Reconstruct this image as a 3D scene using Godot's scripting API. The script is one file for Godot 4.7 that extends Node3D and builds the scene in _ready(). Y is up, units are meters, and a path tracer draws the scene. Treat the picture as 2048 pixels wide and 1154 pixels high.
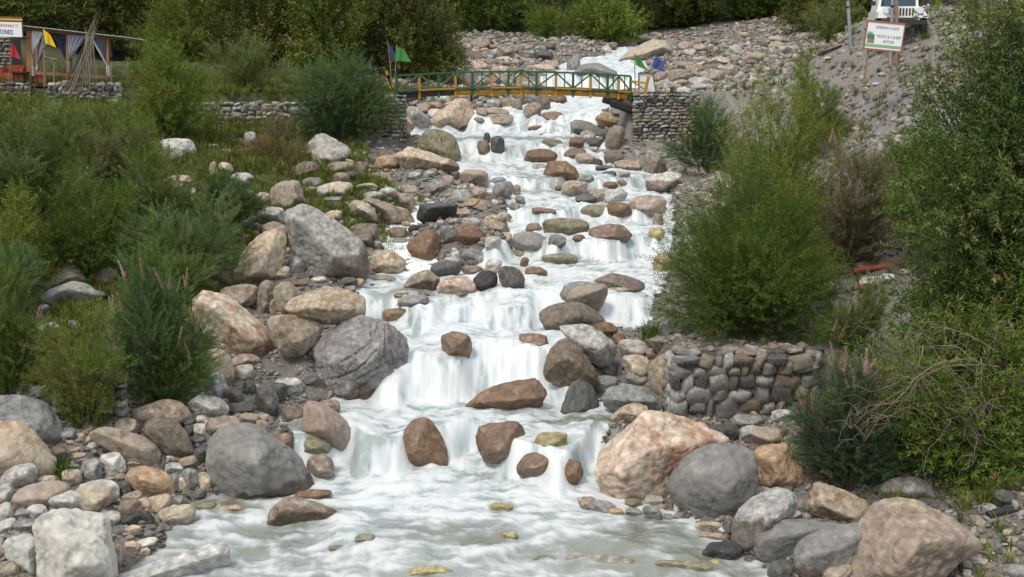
extends Node3D
# A mountain torrent below a painted footbridge, boulder banks, shrubs and a pavilion.

const F := 2150.0          # focal length in photograph pixels
const PITCH := 0.20943951  # camera looks 12 degrees down
const CX := 1024.0
const CY := 577.0
const TS := 0.28604        # photograph pixels per tile pixel (tiles were read enlarged)

var rng := RandomNumberGenerator.new()
var n_rock := FastNoiseLite.new()
var n_fine := FastNoiseLite.new()
var n_water := FastNoiseLite.new()
var n_ground := FastNoiseLite.new()
var prof_t := PackedFloat32Array()
var left_t := PackedFloat32Array()
var right_t := PackedFloat32Array()
var ico := {}
var used := {}
var M := {}
var landmarks: Array = []
var drapes: Array = []      # water humps over submerged rocks: x, D, width, length, height
var calm: Array = []        # places where the water runs clear: x, D, rx, rd, strength
var side_pts: Array = []    # side channel centre line (x, D)

# ------------------------------------------------------------------ helpers
func numbered(called: String) -> String:
	if not used.has(called):
		used[called] = 0
		return called
	used[called] += 1
	return "%s_%03d" % [called, used[called]]

func tag(o, label: String, category := "", group := "", kind := ""):
	o.set_meta("label", label)
	if category != "": o.set_meta("category", category)
	if group != "": o.set_meta("group", group)
	if kind != "": o.set_meta("kind", kind)
	return o

func thing(called: String, label: String, category: String, at := Vector3.ZERO, group := "") -> Node3D:
	var o := Node3D.new()
	o.name = numbered(called)
	add_child(o)
	o.position = at
	tag(o, label, category, group)
	return o

func part(called: String, mesh: Mesh, mat: Material, parent: Node3D, at := Vector3.ZERO) -> MeshInstance3D:
	var o := MeshInstance3D.new()
	o.name = called
	o.mesh = mesh
	o.material_override = mat
	parent.add_child(o, true)
	o.position = at
	return o

func top(called: String, mesh: Mesh, mat: Material, at := Vector3.ZERO) -> MeshInstance3D:
	var o := MeshInstance3D.new()
	o.name = numbered(called)
	o.mesh = mesh
	o.material_override = mat
	add_child(o)
	o.position = at
	return o

func ray(px: float, py: float) -> Vector3:
	var u := (px - CX) / F
	var v := (CY - py) / F
	var d := Vector3(u, -sin(PITCH) + v * cos(PITCH), -cos(PITCH) - v * sin(PITCH))
	return d / -d.z          # one metre of ground distance

func P(px: float, py: float, D: float) -> Vector3:
	return ray(px, py) * D

func ppm(p: Vector3) -> float:    # photograph pixels per metre at a point
	return F / (-p.z * cos(PITCH) - p.y * sin(PITCH))

func hit(px: float, py: float) -> Vector3:
	var r := ray(px, py)
	var D := 8.0
	while D < 150.0:
		if r.y * D <= ground(r.x * D, D): break
		D += 0.05 + D * 0.002
	return Vector3(r.x * D, ground(r.x * D, D), -D)

func sm(t: float) -> float:
	t = clampf(t, 0.0, 1.0)
	return t * t * (3.0 - 2.0 * t)

func look(table: PackedFloat32Array, D: float) -> float:
	var f := clampf((D - 4.0) * 20.0, 0.0, 3198.0)
	var i := int(f)
	return lerpf(table[i], table[i + 1], f - i)

func lin_D(py: float) -> float:
	return 8.76 / (tan(PITCH + atan((py - CY) / F)) + 0.1186)

func lin_h(D: float) -> float:
	return -7.1 + 0.1186 * (D - 14.0)

func lin_at(px: float, py: float) -> Vector2:   # (x, D) on the mean river slope
	var D := lin_D(py)
	return Vector2(ray(px, py).x * D, D)

const STEPS := [[17.25, 0.75, 0.5], [20.3, 1.9, 0.8], [24.0, 1.7, 0.45], [29.3, 0.9, 0.5], [33.4, 0.6, 0.25], [37.5, 0.7, 0.3], [42.6, 1.4, 0.55], [49.0, 2.2, 0.7], [62.0, 3.0, 0.8]]
const EDGES := [[1300, 150, 1640], [1154, 215, 1560], [1080, 330, 1430], [1000, 345, 1340], [950, 560, 1215], [880, 580, 1215], [830, 555, 1240], [780, 650, 1205], [720, 790, 1150], [650, 735, 1300], [600, 715, 1320], [555, 760, 1335], [500, 1010, 1345], [450, 1015, 1350], [400, 1010, 1345], [350, 915, 1335], [300, 862, 1215], [255, 812, 1195], [205, 1075, 1235], [165, 1085, 1290], [130, 1115, 1295], [108, 1215, 1300], [96, 1230, 1290]]

func build_tables():
	prof_t.resize(3200); left_t.resize(3200); right_t.resize(3200)
	var e := []
	for r in EDGES:
		var a := lin_at(r[1], r[0])
		var b := lin_at(r[2], r[0])
		e.append([a.y, a.x, b.x])
	for i in 3200:
		var D := 4.0 + i / 20.0
		var h := lin_h(minf(D, 100.0))
		for s in STEPS:
			var w := 2.0 if s[0] < 40 else 4.0
			h += s[2] * (sm((D - s[0]) / s[1]) - clampf((D - s[0] + w) / (2.0 * w + s[1]), 0, 1))
		prof_t[i] = h
		var k := 0
		while k < e.size() - 2 and e[k + 1][0] < D: k += 1
		var t := clampf((D - e[k][0]) / (e[k + 1][0] - e[k][0]), 0, 1)
		t = sm(t) * 0.5 + t * 0.5
		left_t[i] = lerpf(e[k][1], e[k + 1][1], t)
		right_t[i] = lerpf(e[k][2], e[k + 1][2], t)
	for q in [[640, 366], [700, 374], [800, 388], [848, 405], [849, 440], [800, 452], [778, 470], [800, 492], [838, 522], [806, 548], [800, 585]]:
		side_pts.append(lin_at(q[0], q[1]))

func side_dist(x: float, D: float) -> float:
	if D < 25.0 or D > 40.0 or x > 0.0: return 9.0
	var best := 9.0
	var p := Vector2(x, D)
	for i in side_pts.size() - 1:
		best = minf(best, Geometry2D.get_closest_point_to_segment(p, side_pts[i], side_pts[i + 1]).distance_to(p))
	return best

# plateaus carried by walls: x0, x1, D0, D1, height
const FLATS := [[3.15, 7.5, 19.35, 23.5, -5.3], [4.9, 13.0, 44.7, 49.5, -1.32], [-15.0, -4.8, 45.1, 51.0, -1.38], [-30.0, -15.0, 47.2, 53.0, -1.1]]

func ground(x: float, D: float) -> float:
	var p := look(prof_t, D + step_shift(x, D))
	var l := look(left_t, D)
	var r := look(right_t, D)
	var e := maxf(l - x, x - r)
	var h := p
	if e < 0.0:
		h = p - 0.38 * sm(-e / 0.7) - 0.02
		if D > 23.0 and D < 27.0:   # the stones in the middle of the stream lie on a bar
			var q := Vector2(x - 1.75, (D - 23.6) * 0.8)
			h += 0.55 * exp(-q.length_squared() / 0.5)
	else:
		var lh := lin_h(minf(D, 100.0))
		var b := lerpf(p, lh, sm(e / 2.5))
		if x < l:
			h = b + 0.22 * (1.0 - exp(-e / 0.6)) + 0.085 * minf(e, lerpf(18.0, 3.0, sm((D - 56.0) / 8.0)))
			h += 0.30 * maxf(0.0, e - 24.0)
			if D > 54.0: h += 0.07 * minf(D - 54.0, 20.0) * sm((e - 13.0) / 8.0)
			if D < 18.0: h += 0.22 * sm((e - 1.0) / 2.0)
		else:
			var k := 0.62 * (1.0 - sm((D - 44.0) / 9.0)) + 0.05
			var cap := 5.1 + maxf(0.0, 20.0 - D) * 0.1
			k *= lerpf(0.3, 1.0, sm((D - 22.0) / 9.0))
			var s := 2.6 if D < 26.0 else lerpf(2.6, 4.6, sm((D - 26.0) / 8.0))
			var flat_ := lerpf(0.2, 1.0, maxf(sm((D - 19.5) / 3.0), 1.0 - sm((D - 14.0) / 2.0)))
			h = b + 0.2 * flat_ * (1.0 - exp(-e / 0.5)) + minf(0.10 * e * flat_ + k * maxf(0.0, e - s), cap)
			if D > 50.0: h += 0.5 * maxf(0.0, e - 16.0)
		var sd := side_dist(x, D)
		if sd < 1.4: h = minf(h, lerpf(lin_h(D) - 0.12, h, sm((sd - 0.25) / 1.0)))
		h += 0.07 * n_ground.get_noise_2d(x * 9.0, D * 9.0) * minf(1.0, e) + 0.16 * n_ground.get_noise_2d(x * 2.0, D * 2.0) * minf(1.0, e * 0.5)
	for f in FLATS:
		if x > f[0] - 0.25 and x < f[1] and D > f[2] - 0.2 and D < f[3]:
			var t: float = sm((x - f[0] + 0.25) / 0.25) * sm((D - f[2] + 0.2) / 0.2) * sm((f[3] - D) / 1.5) * sm((f[1] - x) / 1.5)
			h = lerpf(h, maxf(h, f[4]), t)
	if D > 92.0: h += 0.5 * (D - 92.0)
	return h

func icosphere(sub: int) -> Array:
	if ico.has(sub): return ico[sub]
	var verts: Array[Vector3] = []
	var t := (1.0 + sqrt(5.0)) / 2.0
	for v in [[-1, t, 0], [1, t, 0], [-1, -t, 0], [1, -t, 0], [0, -1, t], [0, 1, t], [0, -1, -t], [0, 1, -t], [t, 0, -1], [t, 0, 1], [-t, 0, -1], [-t, 0, 1]]:
		verts.append(Vector3(v[0], v[1], v[2]).normalized())
	var faces := PackedInt32Array([0, 11, 5, 0, 5, 1, 0, 1, 7, 0, 7, 10, 0, 10, 11, 1, 5, 9, 5, 11, 4, 11, 10, 2, 10, 7, 6, 7, 1, 8, 3, 9, 4, 3, 4, 2, 3, 2, 6, 3, 6, 8, 3, 8, 9, 4, 9, 5, 2, 4, 11, 6, 2, 10, 8, 6, 7, 9, 8, 1])
	for s in sub:
		var mid := {}
		var nf := PackedInt32Array()
		for i in range(0, faces.size(), 3):
			var abc := [faces[i], faces[i + 1], faces[i + 2]]
			var m := []
			for k in 3:
				var a: int = mini(abc[k], abc[(k + 1) % 3])
				var b: int = maxi(abc[k], abc[(k + 1) % 3])
				var key := a * 1000000 + b
				if not mid.has(key):
					mid[key] = verts.size()
					verts.append(((verts[a] + verts[b]) * 0.5).normalized())
				m.append(mid[key])
			nf.append_array(PackedInt32Array([abc[0], m[0], m[2], abc[1], m[1], m[0], abc[2], m[2], m[1], m[0], m[1], m[2]]))
		faces = nf
	# clockwise fronts
	for i in range(0, faces.size(), 3):
		var q := faces[i + 1]
		faces[i + 1] = faces[i + 2]
		faces[i + 2] = q
	ico[sub] = [PackedVector3Array(verts), faces]
	return ico[sub]

func smooth_mesh(v: PackedVector3Array, idx: PackedInt32Array, col = null, uv = null) -> ArrayMesh:
	var a := []
	a.resize(Mesh.ARRAY_MAX)
	var n := PackedVector3Array()
	n.resize(v.size())
	for i in range(0, idx.size(), 3):
		var i0 := idx[i]
		var i1 := idx[i + 1]
		var i2 := idx[i + 2]
		var c := (v[i2] - v[i0]).cross(v[i1] - v[i0])
		n[i0] += c
		n[i1] += c
		n[i2] += c
	for i in n.size(): n[i] = n[i].normalized()
	a[Mesh.ARRAY_VERTEX] = v
	a[Mesh.ARRAY_NORMAL] = n
	a[Mesh.ARRAY_INDEX] = idx
	if col != null: a[Mesh.ARRAY_COLOR] = col
	if uv != null: a[Mesh.ARRAY_TEX_UV] = uv
	var m := ArrayMesh.new()
	m.add_surface_from_arrays(Mesh.PRIMITIVE_TRIANGLES, a)
	return m

func begin() -> SurfaceTool:
	var st := SurfaceTool.new()
	st.begin(Mesh.PRIMITIVE_TRIANGLES)
	st.set_smooth_group(-1)
	return st

func done(st: SurfaceTool) -> ArrayMesh:
	st.generate_normals()
	return st.commit()

func quad(st: SurfaceTool, a: Vector3, b: Vector3, c: Vector3, d: Vector3):
	for v in [a, b, c, a, c, d]: st.add_vertex(v)

func hexa(st: SurfaceTool, c: Array):    # eight corners: bottom ring 0-3, top ring 4-7
	quad(st, c[0], c[1], c[2], c[3])
	quad(st, c[7], c[6], c[5], c[4])
	for k in 4:
		var j := (k + 1) % 4
		quad(st, c[j], c[k], c[k + 4], c[j + 4])

func add_box(st: SurfaceTool, at: Vector3, size: Vector3, basis := Basis.IDENTITY):
	var h := size * 0.5
	var c := []
	for y in [-1, 1]:
		for q in [[-1, -1], [1, -1], [1, 1], [-1, 1]]:
			c.append(at + basis * Vector3(q[0] * h.x, y * h.y, q[1] * h.z))
	hexa(st, c)

func add_beam(st: SurfaceTool, a: Vector3, b: Vector3, w: float, t: float, side := Vector3(0, 0, 1)):
	var d := (b - a).normalized()
	var s := side - d * side.dot(d)
	s = s.normalized() if s.length() > 0.01 else d.cross(Vector3.RIGHT).normalized()
	var u := d.cross(s).normalized()
	add_box(st, (a + b) * 0.5, Vector3(w, a.distance_to(b), t), Basis(u, d, s))

func beam(a: Vector3, b: Vector3, w: float, t: float) -> ArrayMesh:
	var st := begin()
	add_beam(st, a, b, w, t)
	return done(st)

func add_tube(st: SurfaceTool, pts: Array, radii: Array, sides := 5, smooth := true):
	if smooth: st.set_smooth_group(0)
	var rings := []
	for i in pts.size():
		var d: Vector3 = (pts[mini(i + 1, pts.size() - 1)] - pts[maxi(i - 1, 0)]).normalized()
		var s := d.cross(Vector3.UP if absf(d.y) < 0.9 else Vector3.RIGHT).normalized()
		var u := d.cross(s)
		var ring := []
		for k in sides:
			var a := TAU * k / sides
			ring.append(pts[i] + (s * cos(a) + u * sin(a)) * radii[i])
		rings.append(ring)
	for i in rings.size() - 1:
		for k in sides:
			var j := (k + 1) % sides
			quad(st, rings[i][k], rings[i][j], rings[i + 1][j], rings[i + 1][k])
	st.set_smooth_group(-1)
	for e in [0, rings.size() - 1]:
		for k in range(1, sides - 1):
			var q := [rings[e][0], rings[e][k + 1], rings[e][k]]
			if e != 0: q.reverse()
			for v in q: st.add_vertex(v)

func tube(pts: Array, radii: Array, sides := 6) -> ArrayMesh:
	var st := begin()
	add_tube(st, pts, radii, sides)
	return done(st)

# ------------------------------------------------------------------ textures and materials
func noise_image(size: int, freq: float, seed_: int, octaves: int, lo: float, hi: float, kind := FastNoiseLite.TYPE_SIMPLEX_SMOOTH, power := 1.0, stretch := 1) -> Image:
	var n := FastNoiseLite.new()
	n.seed = seed_
	n.noise_type = kind
	n.frequency = freq
	n.fractal_octaves = octaves
	var im := n.get_seamless_image(size, size)
	im.convert(Image.FORMAT_L8)
	if stretch > 1:
		im.resize(size, maxi(4, size / stretch), Image.INTERPOLATE_CUBIC)
		var tall := Image.create(size, size, false, Image.FORMAT_L8)
		for k in stretch: tall.blit_rect(im, Rect2i(0, 0, size, im.get_height()), Vector2i(0, k * im.get_height()))
		im = tall
	var b := im.get_data()
	for i in b.size():
		b[i] = int(clampf(255.0 * (lo + (hi - lo) * pow(b[i] / 255.0, power)), 0.0, 255.0))
	return Image.create_from_data(size, size, false, Image.FORMAT_L8, b)

func tex(im: Image) -> ImageTexture:
	return ImageTexture.create_from_image(im)

func mat(c: Color, rough := 0.85, metal := 0.0) -> StandardMaterial3D:
	var m := StandardMaterial3D.new()
	m.albedo_color = c.linear_to_srgb()
	m.roughness = rough
	m.metallic = metal
	return m

func tri(m: StandardMaterial3D, scale: Vector3, albedo = null, height = null, depth := 1.0, world := false):
	m.uv1_triplanar = true
	m.uv1_world_triplanar = world
	m.uv1_scale = scale
	m.uv1_triplanar_sharpness = 4.0
	if albedo: m.albedo_texture = albedo
	if height:
		m.heightmap_enabled = true
		m.heightmap_texture = height
		m.heightmap_scale = depth
	return m

func build_materials():
	var low := noise_image(512, 0.016, 3, 6, 0.66, 1.06)
	var salt := noise_image(512, 0.22, 31, 2, 0.0, 1.0, FastNoiseLite.TYPE_SIMPLEX)
	var cells := noise_image(512, 0.022, 37, 1, 0.0, 1.0)
	var cn := FastNoiseLite.new()
	cn.noise_type = FastNoiseLite.TYPE_CELLULAR
	cn.cellular_return_type = FastNoiseLite.RETURN_DISTANCE2_SUB
	cn.cellular_jitter = 1.0
	cn.frequency = 0.009
	cn.fractal_type = FastNoiseLite.FRACTAL_NONE
	cn.domain_warp_enabled = true
	cn.domain_warp_amplitude = 38.0
	cn.domain_warp_frequency = 0.012
	cells = cn.get_seamless_image(512, 512)
	cells.convert(Image.FORMAT_L8)
	var grain := noise_image(512, 0.055, 19, 5, 0.0, 1.0)
	var bl := low.get_data()
	var bs := salt.get_data()
	var bc := cells.get_data()
	var bg := grain.get_data()
	var br := PackedByteArray()
	br.resize(bl.size())
	for i in bl.size():
		var open_ := clampf((bl[i] / 255.0 - 0.84) * 14.0, 0.0, 1.0)
		var line := (1.0 - minf(1.0, bc[i] / 12.0)) * open_
		bl[i] = int(minf(255.0, bl[i] * (0.74 + 0.26 * minf(1.0, bs[i] / 140.0)) * (1.0 - 0.18 * line)))
		br[i] = int(255.0 * clampf(0.2 + 0.42 * bg[i] / 255.0 - 0.2 * line + 0.16 * bs[i] / 255.0, 0.0, 1.0))
	var t_mottle := tex(Image.create_from_data(512, 512, false, Image.FORMAT_L8, bl))
	var t_relief := tex(Image.create_from_data(512, 512, false, Image.FORMAT_L8, br))
	var t_speck := tex(noise_image(512, 0.16, 7, 2, 0.45, 1.0, FastNoiseLite.TYPE_SIMPLEX, 0.6))
	var t_band := tex(noise_image(512, 0.012, 11, 4, 0.8, 1.0, FastNoiseLite.TYPE_SIMPLEX_SMOOTH, 1.0, 4))
	var t_fine := tex(noise_image(512, 0.03, 19, 5, 0.0, 1.0))
	var t_wood := tex(noise_image(256, 0.03, 23, 4, 0.55, 1.0, FastNoiseLite.TYPE_SIMPLEX_SMOOTH, 1.0, 8))
	for k in [["rock", t_mottle, 0.7, 0.86, 1.7], ["granite", t_speck, 1.3, 0.84, 0.5], ["banded", t_mottle, 0.55, 0.8, 2.6], ["wet", t_mottle, 0.8, 0.34, 1.6]]:
		var m := mat(Color.WHITE, k[3])
		m.vertex_color_use_as_albedo = true
		tri(m, Vector3.ONE * k[2], k[1], t_relief, k[4])
		M[k[0]] = m
	var g := mat(Color.WHITE, 0.95)
	g.vertex_color_use_as_albedo = true
	tri(g, Vector3.ONE * 0.9, t_speck, t_fine, 5.0, true)
	M.ground = g
	var c := mat(Color.WHITE, 0.85)
	c.vertex_color_use_as_albedo = true
	tri(c, Vector3.ONE * 2.0, t_mottle, t_fine, 0.8)
	M.cobble = c
	for k in [["leaf", 0.5, 0.72], ["feather", 0.35, 0.9]]:
		var lf := mat(Color.WHITE, k[2])
		lf.vertex_color_use_as_albedo = true
		lf.cull_mode = BaseMaterial3D.CULL_DISABLED
		lf.metallic_specular = 0.22
		lf.backlight_enabled = true
		lf.backlight = Color(k[1], k[1], k[1])
		M[k[0]] = lf
	for k in [["wood_yellow", Color(0.62, 0.33, 0.03)], ["wood_green", Color(0.03, 0.14, 0.07)], ["wood_old", Color(0.16, 0.13, 0.10)], ["wood_dark", Color(0.055, 0.045, 0.036)], ["wood_orange", Color(0.5, 0.24, 0.09)], ["bark", Color(0.15, 0.11, 0.075)], ["twig_pale", Color(0.33, 0.27, 0.18)], ["pole_wood", Color(0.42, 0.29, 0.18)], ["log", Color(0.3, 0.2, 0.14)]]:
		var w := mat(k[1], 0.75)
		tri(w, Vector3(3, 1, 3), t_wood, t_fine, 0.4)
		M[k[0]] = w
	var wa := mat(Color.WHITE, 0.12)
	wa.vertex_color_use_as_albedo = true
	wa.transparency = BaseMaterial3D.TRANSPARENCY_ALPHA
	tri(wa, Vector3(0.9, 0.9, 0.45), null, t_fine, 1.0, true)
	M.water = wa
	var fo := mat(Color.WHITE, 0.6)
	fo.vertex_color_use_as_albedo = true
	fo.transparency = BaseMaterial3D.TRANSPARENCY_ALPHA
	tri(fo, Vector3(1.6, 1.6, 0.4), null, t_fine, 0.5, true)
	M.foam = fo
	M.rust_pipe = tri(mat(Color(0.33, 0.075, 0.05), 0.7), Vector3.ONE * 3.0, t_mottle)
	M.black_pipe = mat(Color(0.02, 0.02, 0.02), 0.7)
	M.steel = mat(Color(0.32, 0.34, 0.36), 0.45, 0.4)
	M.wire = mat(Color(0.22, 0.22, 0.22), 0.5, 0.6)
	M.car_white = mat(Color(0.75, 0.74, 0.7), 0.3)
	M.car_glass = mat(Color(0.02, 0.05, 0.07), 0.06)
	M.car_black = mat(Color(0.02, 0.02, 0.02), 0.6)
	M.chrome = mat(Color(0.7, 0.72, 0.75), 0.2, 0.8)
	M.board = mat(Color(0.78, 0.78, 0.76), 0.6)
	M.paint_red = mat(Color(0.5, 0.05, 0.03), 0.6)
	M.paint_blue = mat(Color(0.03, 0.07, 0.25), 0.6)
	M.paint_violet = mat(Color(0.16, 0.13, 0.34), 0.6)
	M.paint_green = mat(Color(0.2, 0.42, 0.22), 0.6)
	M.tin = mat(Color(0.55, 0.54, 0.52), 0.5, 0.3)
	for k in [["cloth_green", Color(0.03, 0.22, 0.03)], ["cloth_blue", Color(0.03, 0.05, 0.22)], ["cloth_yellow", Color(0.8, 0.55, 0.0)], ["cloth_red", Color(0.5, 0.02, 0.03)], ["cloth_white", Color(0.72, 0.72, 0.76)], ["cloth_navy", Color(0.035, 0.04, 0.09)], ["cloth_lilac", Color(0.4, 0.4, 0.5)], ["cloth_slate", Color(0.16, 0.17, 0.22)]]:
		var cm := mat(k[1], 0.9)
		cm.cull_mode = BaseMaterial3D.CULL_DISABLED
		cm.backlight_enabled = true
		cm.backlight = Color(0.4, 0.4, 0.4)
		M[k[0]] = cm
# ------------------------------------------------------------------ rocks
const STONE := {
	"veined": Color(0.56, 0.46, 0.37), "cream": Color(0.57, 0.48, 0.38), "tan": Color(0.37, 0.31, 0.25), "grey": Color(0.265, 0.26, 0.25), "pale": Color(0.47, 0.455, 0.43),
	"white": Color(0.61, 0.595, 0.555), "dark": Color(0.12, 0.116, 0.112), "black": Color(0.055, 0.054, 0.053), "rust": Color(0.21, 0.13, 0.085),
	"orange": Color(0.43, 0.30, 0.19), "pink": Color(0.41, 0.33, 0.28), "brown": Color(0.215, 0.17, 0.135), "olive": Color(0.27, 0.25, 0.17), "yellow": Color(0.42, 0.36, 0.17)}
const PATCH := {
	"veined": Color(0.42, 0.235, 0.15), "cream": Color(0.47, 0.32, 0.21), "tan": Color(0.22, 0.15, 0.10), "grey": Color(0.36, 0.35, 0.34), "pale": Color(0.28, 0.28, 0.28),
	"white": Color(0.36, 0.35, 0.34), "dark": Color(0.2, 0.19, 0.18), "black": Color(0.11, 0.10, 0.09), "rust": Color(0.31, 0.21, 0.13),
	"orange": Color(0.5, 0.40, 0.28), "pink": Color(0.48, 0.38, 0.28), "brown": Color(0.28, 0.21, 0.15), "olive": Color(0.2, 0.17, 0.09), "yellow": Color(0.3, 0.26, 0.12)}
const SHADE_WORD := {"veined": "orange-veined", "cream": "cream", "tan": "tan", "grey": "grey", "pale": "pale grey", "white": "whitish", "dark": "dark grey", "black": "blackish", "rust": "rust-brown", "orange": "orange", "pink": "pinkish", "brown": "brown", "olive": "olive-stained", "yellow": "yellow-stained"}

# Builds one boulder from its outline across the line of sight (metres), its half depth and a seed.
func rock_mesh(poly: Array, c: float, r: Vector3, u: Vector3, d: Vector3, seed_: int, sub: int, soft: float, color: String, rough: float, wet: Array, turn: Basis, grooves := []) -> ArrayMesh:
	var g := RandomNumberGenerator.new()
	g.seed = seed_
	var N := PackedVector3Array()
	var lo := Vector2(1e9, 1e9)
	var hi := Vector2(-1e9, -1e9)
	for p in poly:
		lo = lo.min(p)
		hi = hi.max(p)
	var k := poly.size()
	for i in k:
		var a: Vector2 = poly[i]
		var b: Vector2 = poly[(i + 1) % k]
		var n2 := Vector2((b - a).y, -(b - a).x).normalized()
		var h := n2.dot(a)
		if h < 0.0:
			n2 = -n2
			h = -h
		if h < 0.02: continue
		for s in [-1.0, 1.0]:
			var t := g.randf_range(0.18, 0.85)
			var n: Vector3 = (r * n2.x + u * n2.y) * cos(t) + d * (sin(t) * s)
			N.append(n / (h * cos(t)))
	for s in [-1.0, 1.0]:
		for q in 2:
			var n: Vector3 = (d * s + r * g.randf_range(-0.45, 0.45) + u * g.randf_range(-0.35, 0.45)).normalized()
			N.append(n / (c * g.randf_range(0.85, 1.05)))
	var sph := icosphere(sub)
	var dirs: PackedVector3Array = sph[0]
	var size := dirs.size()
	var v := PackedVector3Array()
	v.resize(size)
	var nn := N.size()
	var off := Vector3(g.randf_range(-50, 50), g.randf_range(-50, 50), g.randf_range(-50, 50))
	var mean := (hi.x - lo.x + hi.y - lo.y) * 0.25
	var fr := 0.8 / mean
	var mn := Vector2(1e9, 1e9)
	var mx := Vector2(-1e9, -1e9)
	for i in size:
		var dir := dirs[i]
		var s := 0.0
		for j in nn:
			var q := N[j].dot(dir)
			if q > 0.0: s += pow(q, soft)
		var p := dir * pow(s, -1.0 / soft)
		v[i] = p
		var a := p.dot(r)
		var b := p.dot(u)
		mn = Vector2(minf(mn.x, a), minf(mn.y, b))
		mx = Vector2(maxf(mx.x, a), maxf(mx.y, b))
	var sx := (hi.x - lo.x) / (mx.x - mn.x)
	var sy := (hi.y - lo.y) / (mx.y - mn.y)
	var col := PackedColorArray()
	col.resize(size)
	var base: Color = STONE[color]
	var patch: Color = PATCH[color]
	var jit := Color(g.randf_range(0.98, 1.05), 1.0, g.randf_range(0.92, 1.0))
	var lum := g.randf_range(0.86, 1.12)
	var inv := turn.inverse()
	var band_dir := Vector3(g.randf_range(-1, 1), g.randf_range(-1, 1), g.randf_range(-0.4, 0.4)).normalized()
	var cut := g.randf_range(0.05, 0.3)
	var bands := 1.0 if color == "veined" else 0.5 if color in ["cream", "rust", "orange", "pink", "tan"] else 0.2
	for i in size:
		var p := v[i]
		var a := (p.dot(r) - (mn.x + mx.x) * 0.5) * sx + (lo.x + hi.x) * 0.5
		var b := (p.dot(u) - (mn.y + mx.y) * 0.5) * sy + (lo.y + hi.y) * 0.5
		p = r * a + u * b + d * p.dot(d)
		var q := p * fr + off
		var big := n_rock.get_noise_3dv(q)
		var small := n_rock.get_noise_3dv(q * 3.1)
		var fine := n_fine.get_noise_3dv(p * 5.0 + off)
		var crack := 1.0 - absf(n_rock.get_noise_3dv(q * 1.3 + Vector3(40, 0, 0))) * 14.0
		p *= 1.0 + rough * (0.10 * big + 0.05 * small - 0.05 * absf(n_rock.get_noise_3dv(q * 2.2 - Vector3(9, 0, 0)))) - (0.035 * rough * crack if crack > 0.0 else 0.0)
		p += dirs[i] * fine * 0.012 * rough
		if grooves.size() > 0 and p.dot(d) < 0.0:     # open cracks in the near faces
			var at2 := Vector2(a + 0.03 * small, b + 0.03 * fine)
			for s in grooves:
				var dist: float = Geometry2D.get_closest_point_to_segment(at2, s[0], s[1]).distance_to(at2)
				if dist < 0.035: p -= dirs[i] * 0.055 * (1.0 - dist / 0.035)
		var m := sm((n_rock.get_noise_3dv(q * 1.7 + Vector3(0, 30, 0)) - cut) / 0.22)
		var bd := n_rock.get_noise_1d(p.dot(band_dir) * 4.5 / maxf(mean, 0.25) + off.x + 1.6 * big + 0.5 * small)
		m = clampf(m + bands * sm((bd - 0.1) / 0.25) - 0.15, 0.0, 1.0)
		var cc := base.lerp(patch, m * 0.9)
		var f := lum * 1.12 * (1.0 + 0.3 * fine + 0.2 * small)
		if crack > 0.2: f *= 0.82
		if wet.size() > 0:    # wet, stained foot with its own ragged outline; just darker brown on the cracked grey boulder
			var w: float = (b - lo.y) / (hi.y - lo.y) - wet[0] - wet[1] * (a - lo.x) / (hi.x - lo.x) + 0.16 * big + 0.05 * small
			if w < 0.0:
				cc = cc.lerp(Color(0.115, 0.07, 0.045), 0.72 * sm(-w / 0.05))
		col[i] = Color(cc.r * f * jit.r, cc.g * f * jit.g, cc.b * f * jit.b)
		v[i] = inv * p
	return smooth_mesh(v, sph[1], col)

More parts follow.
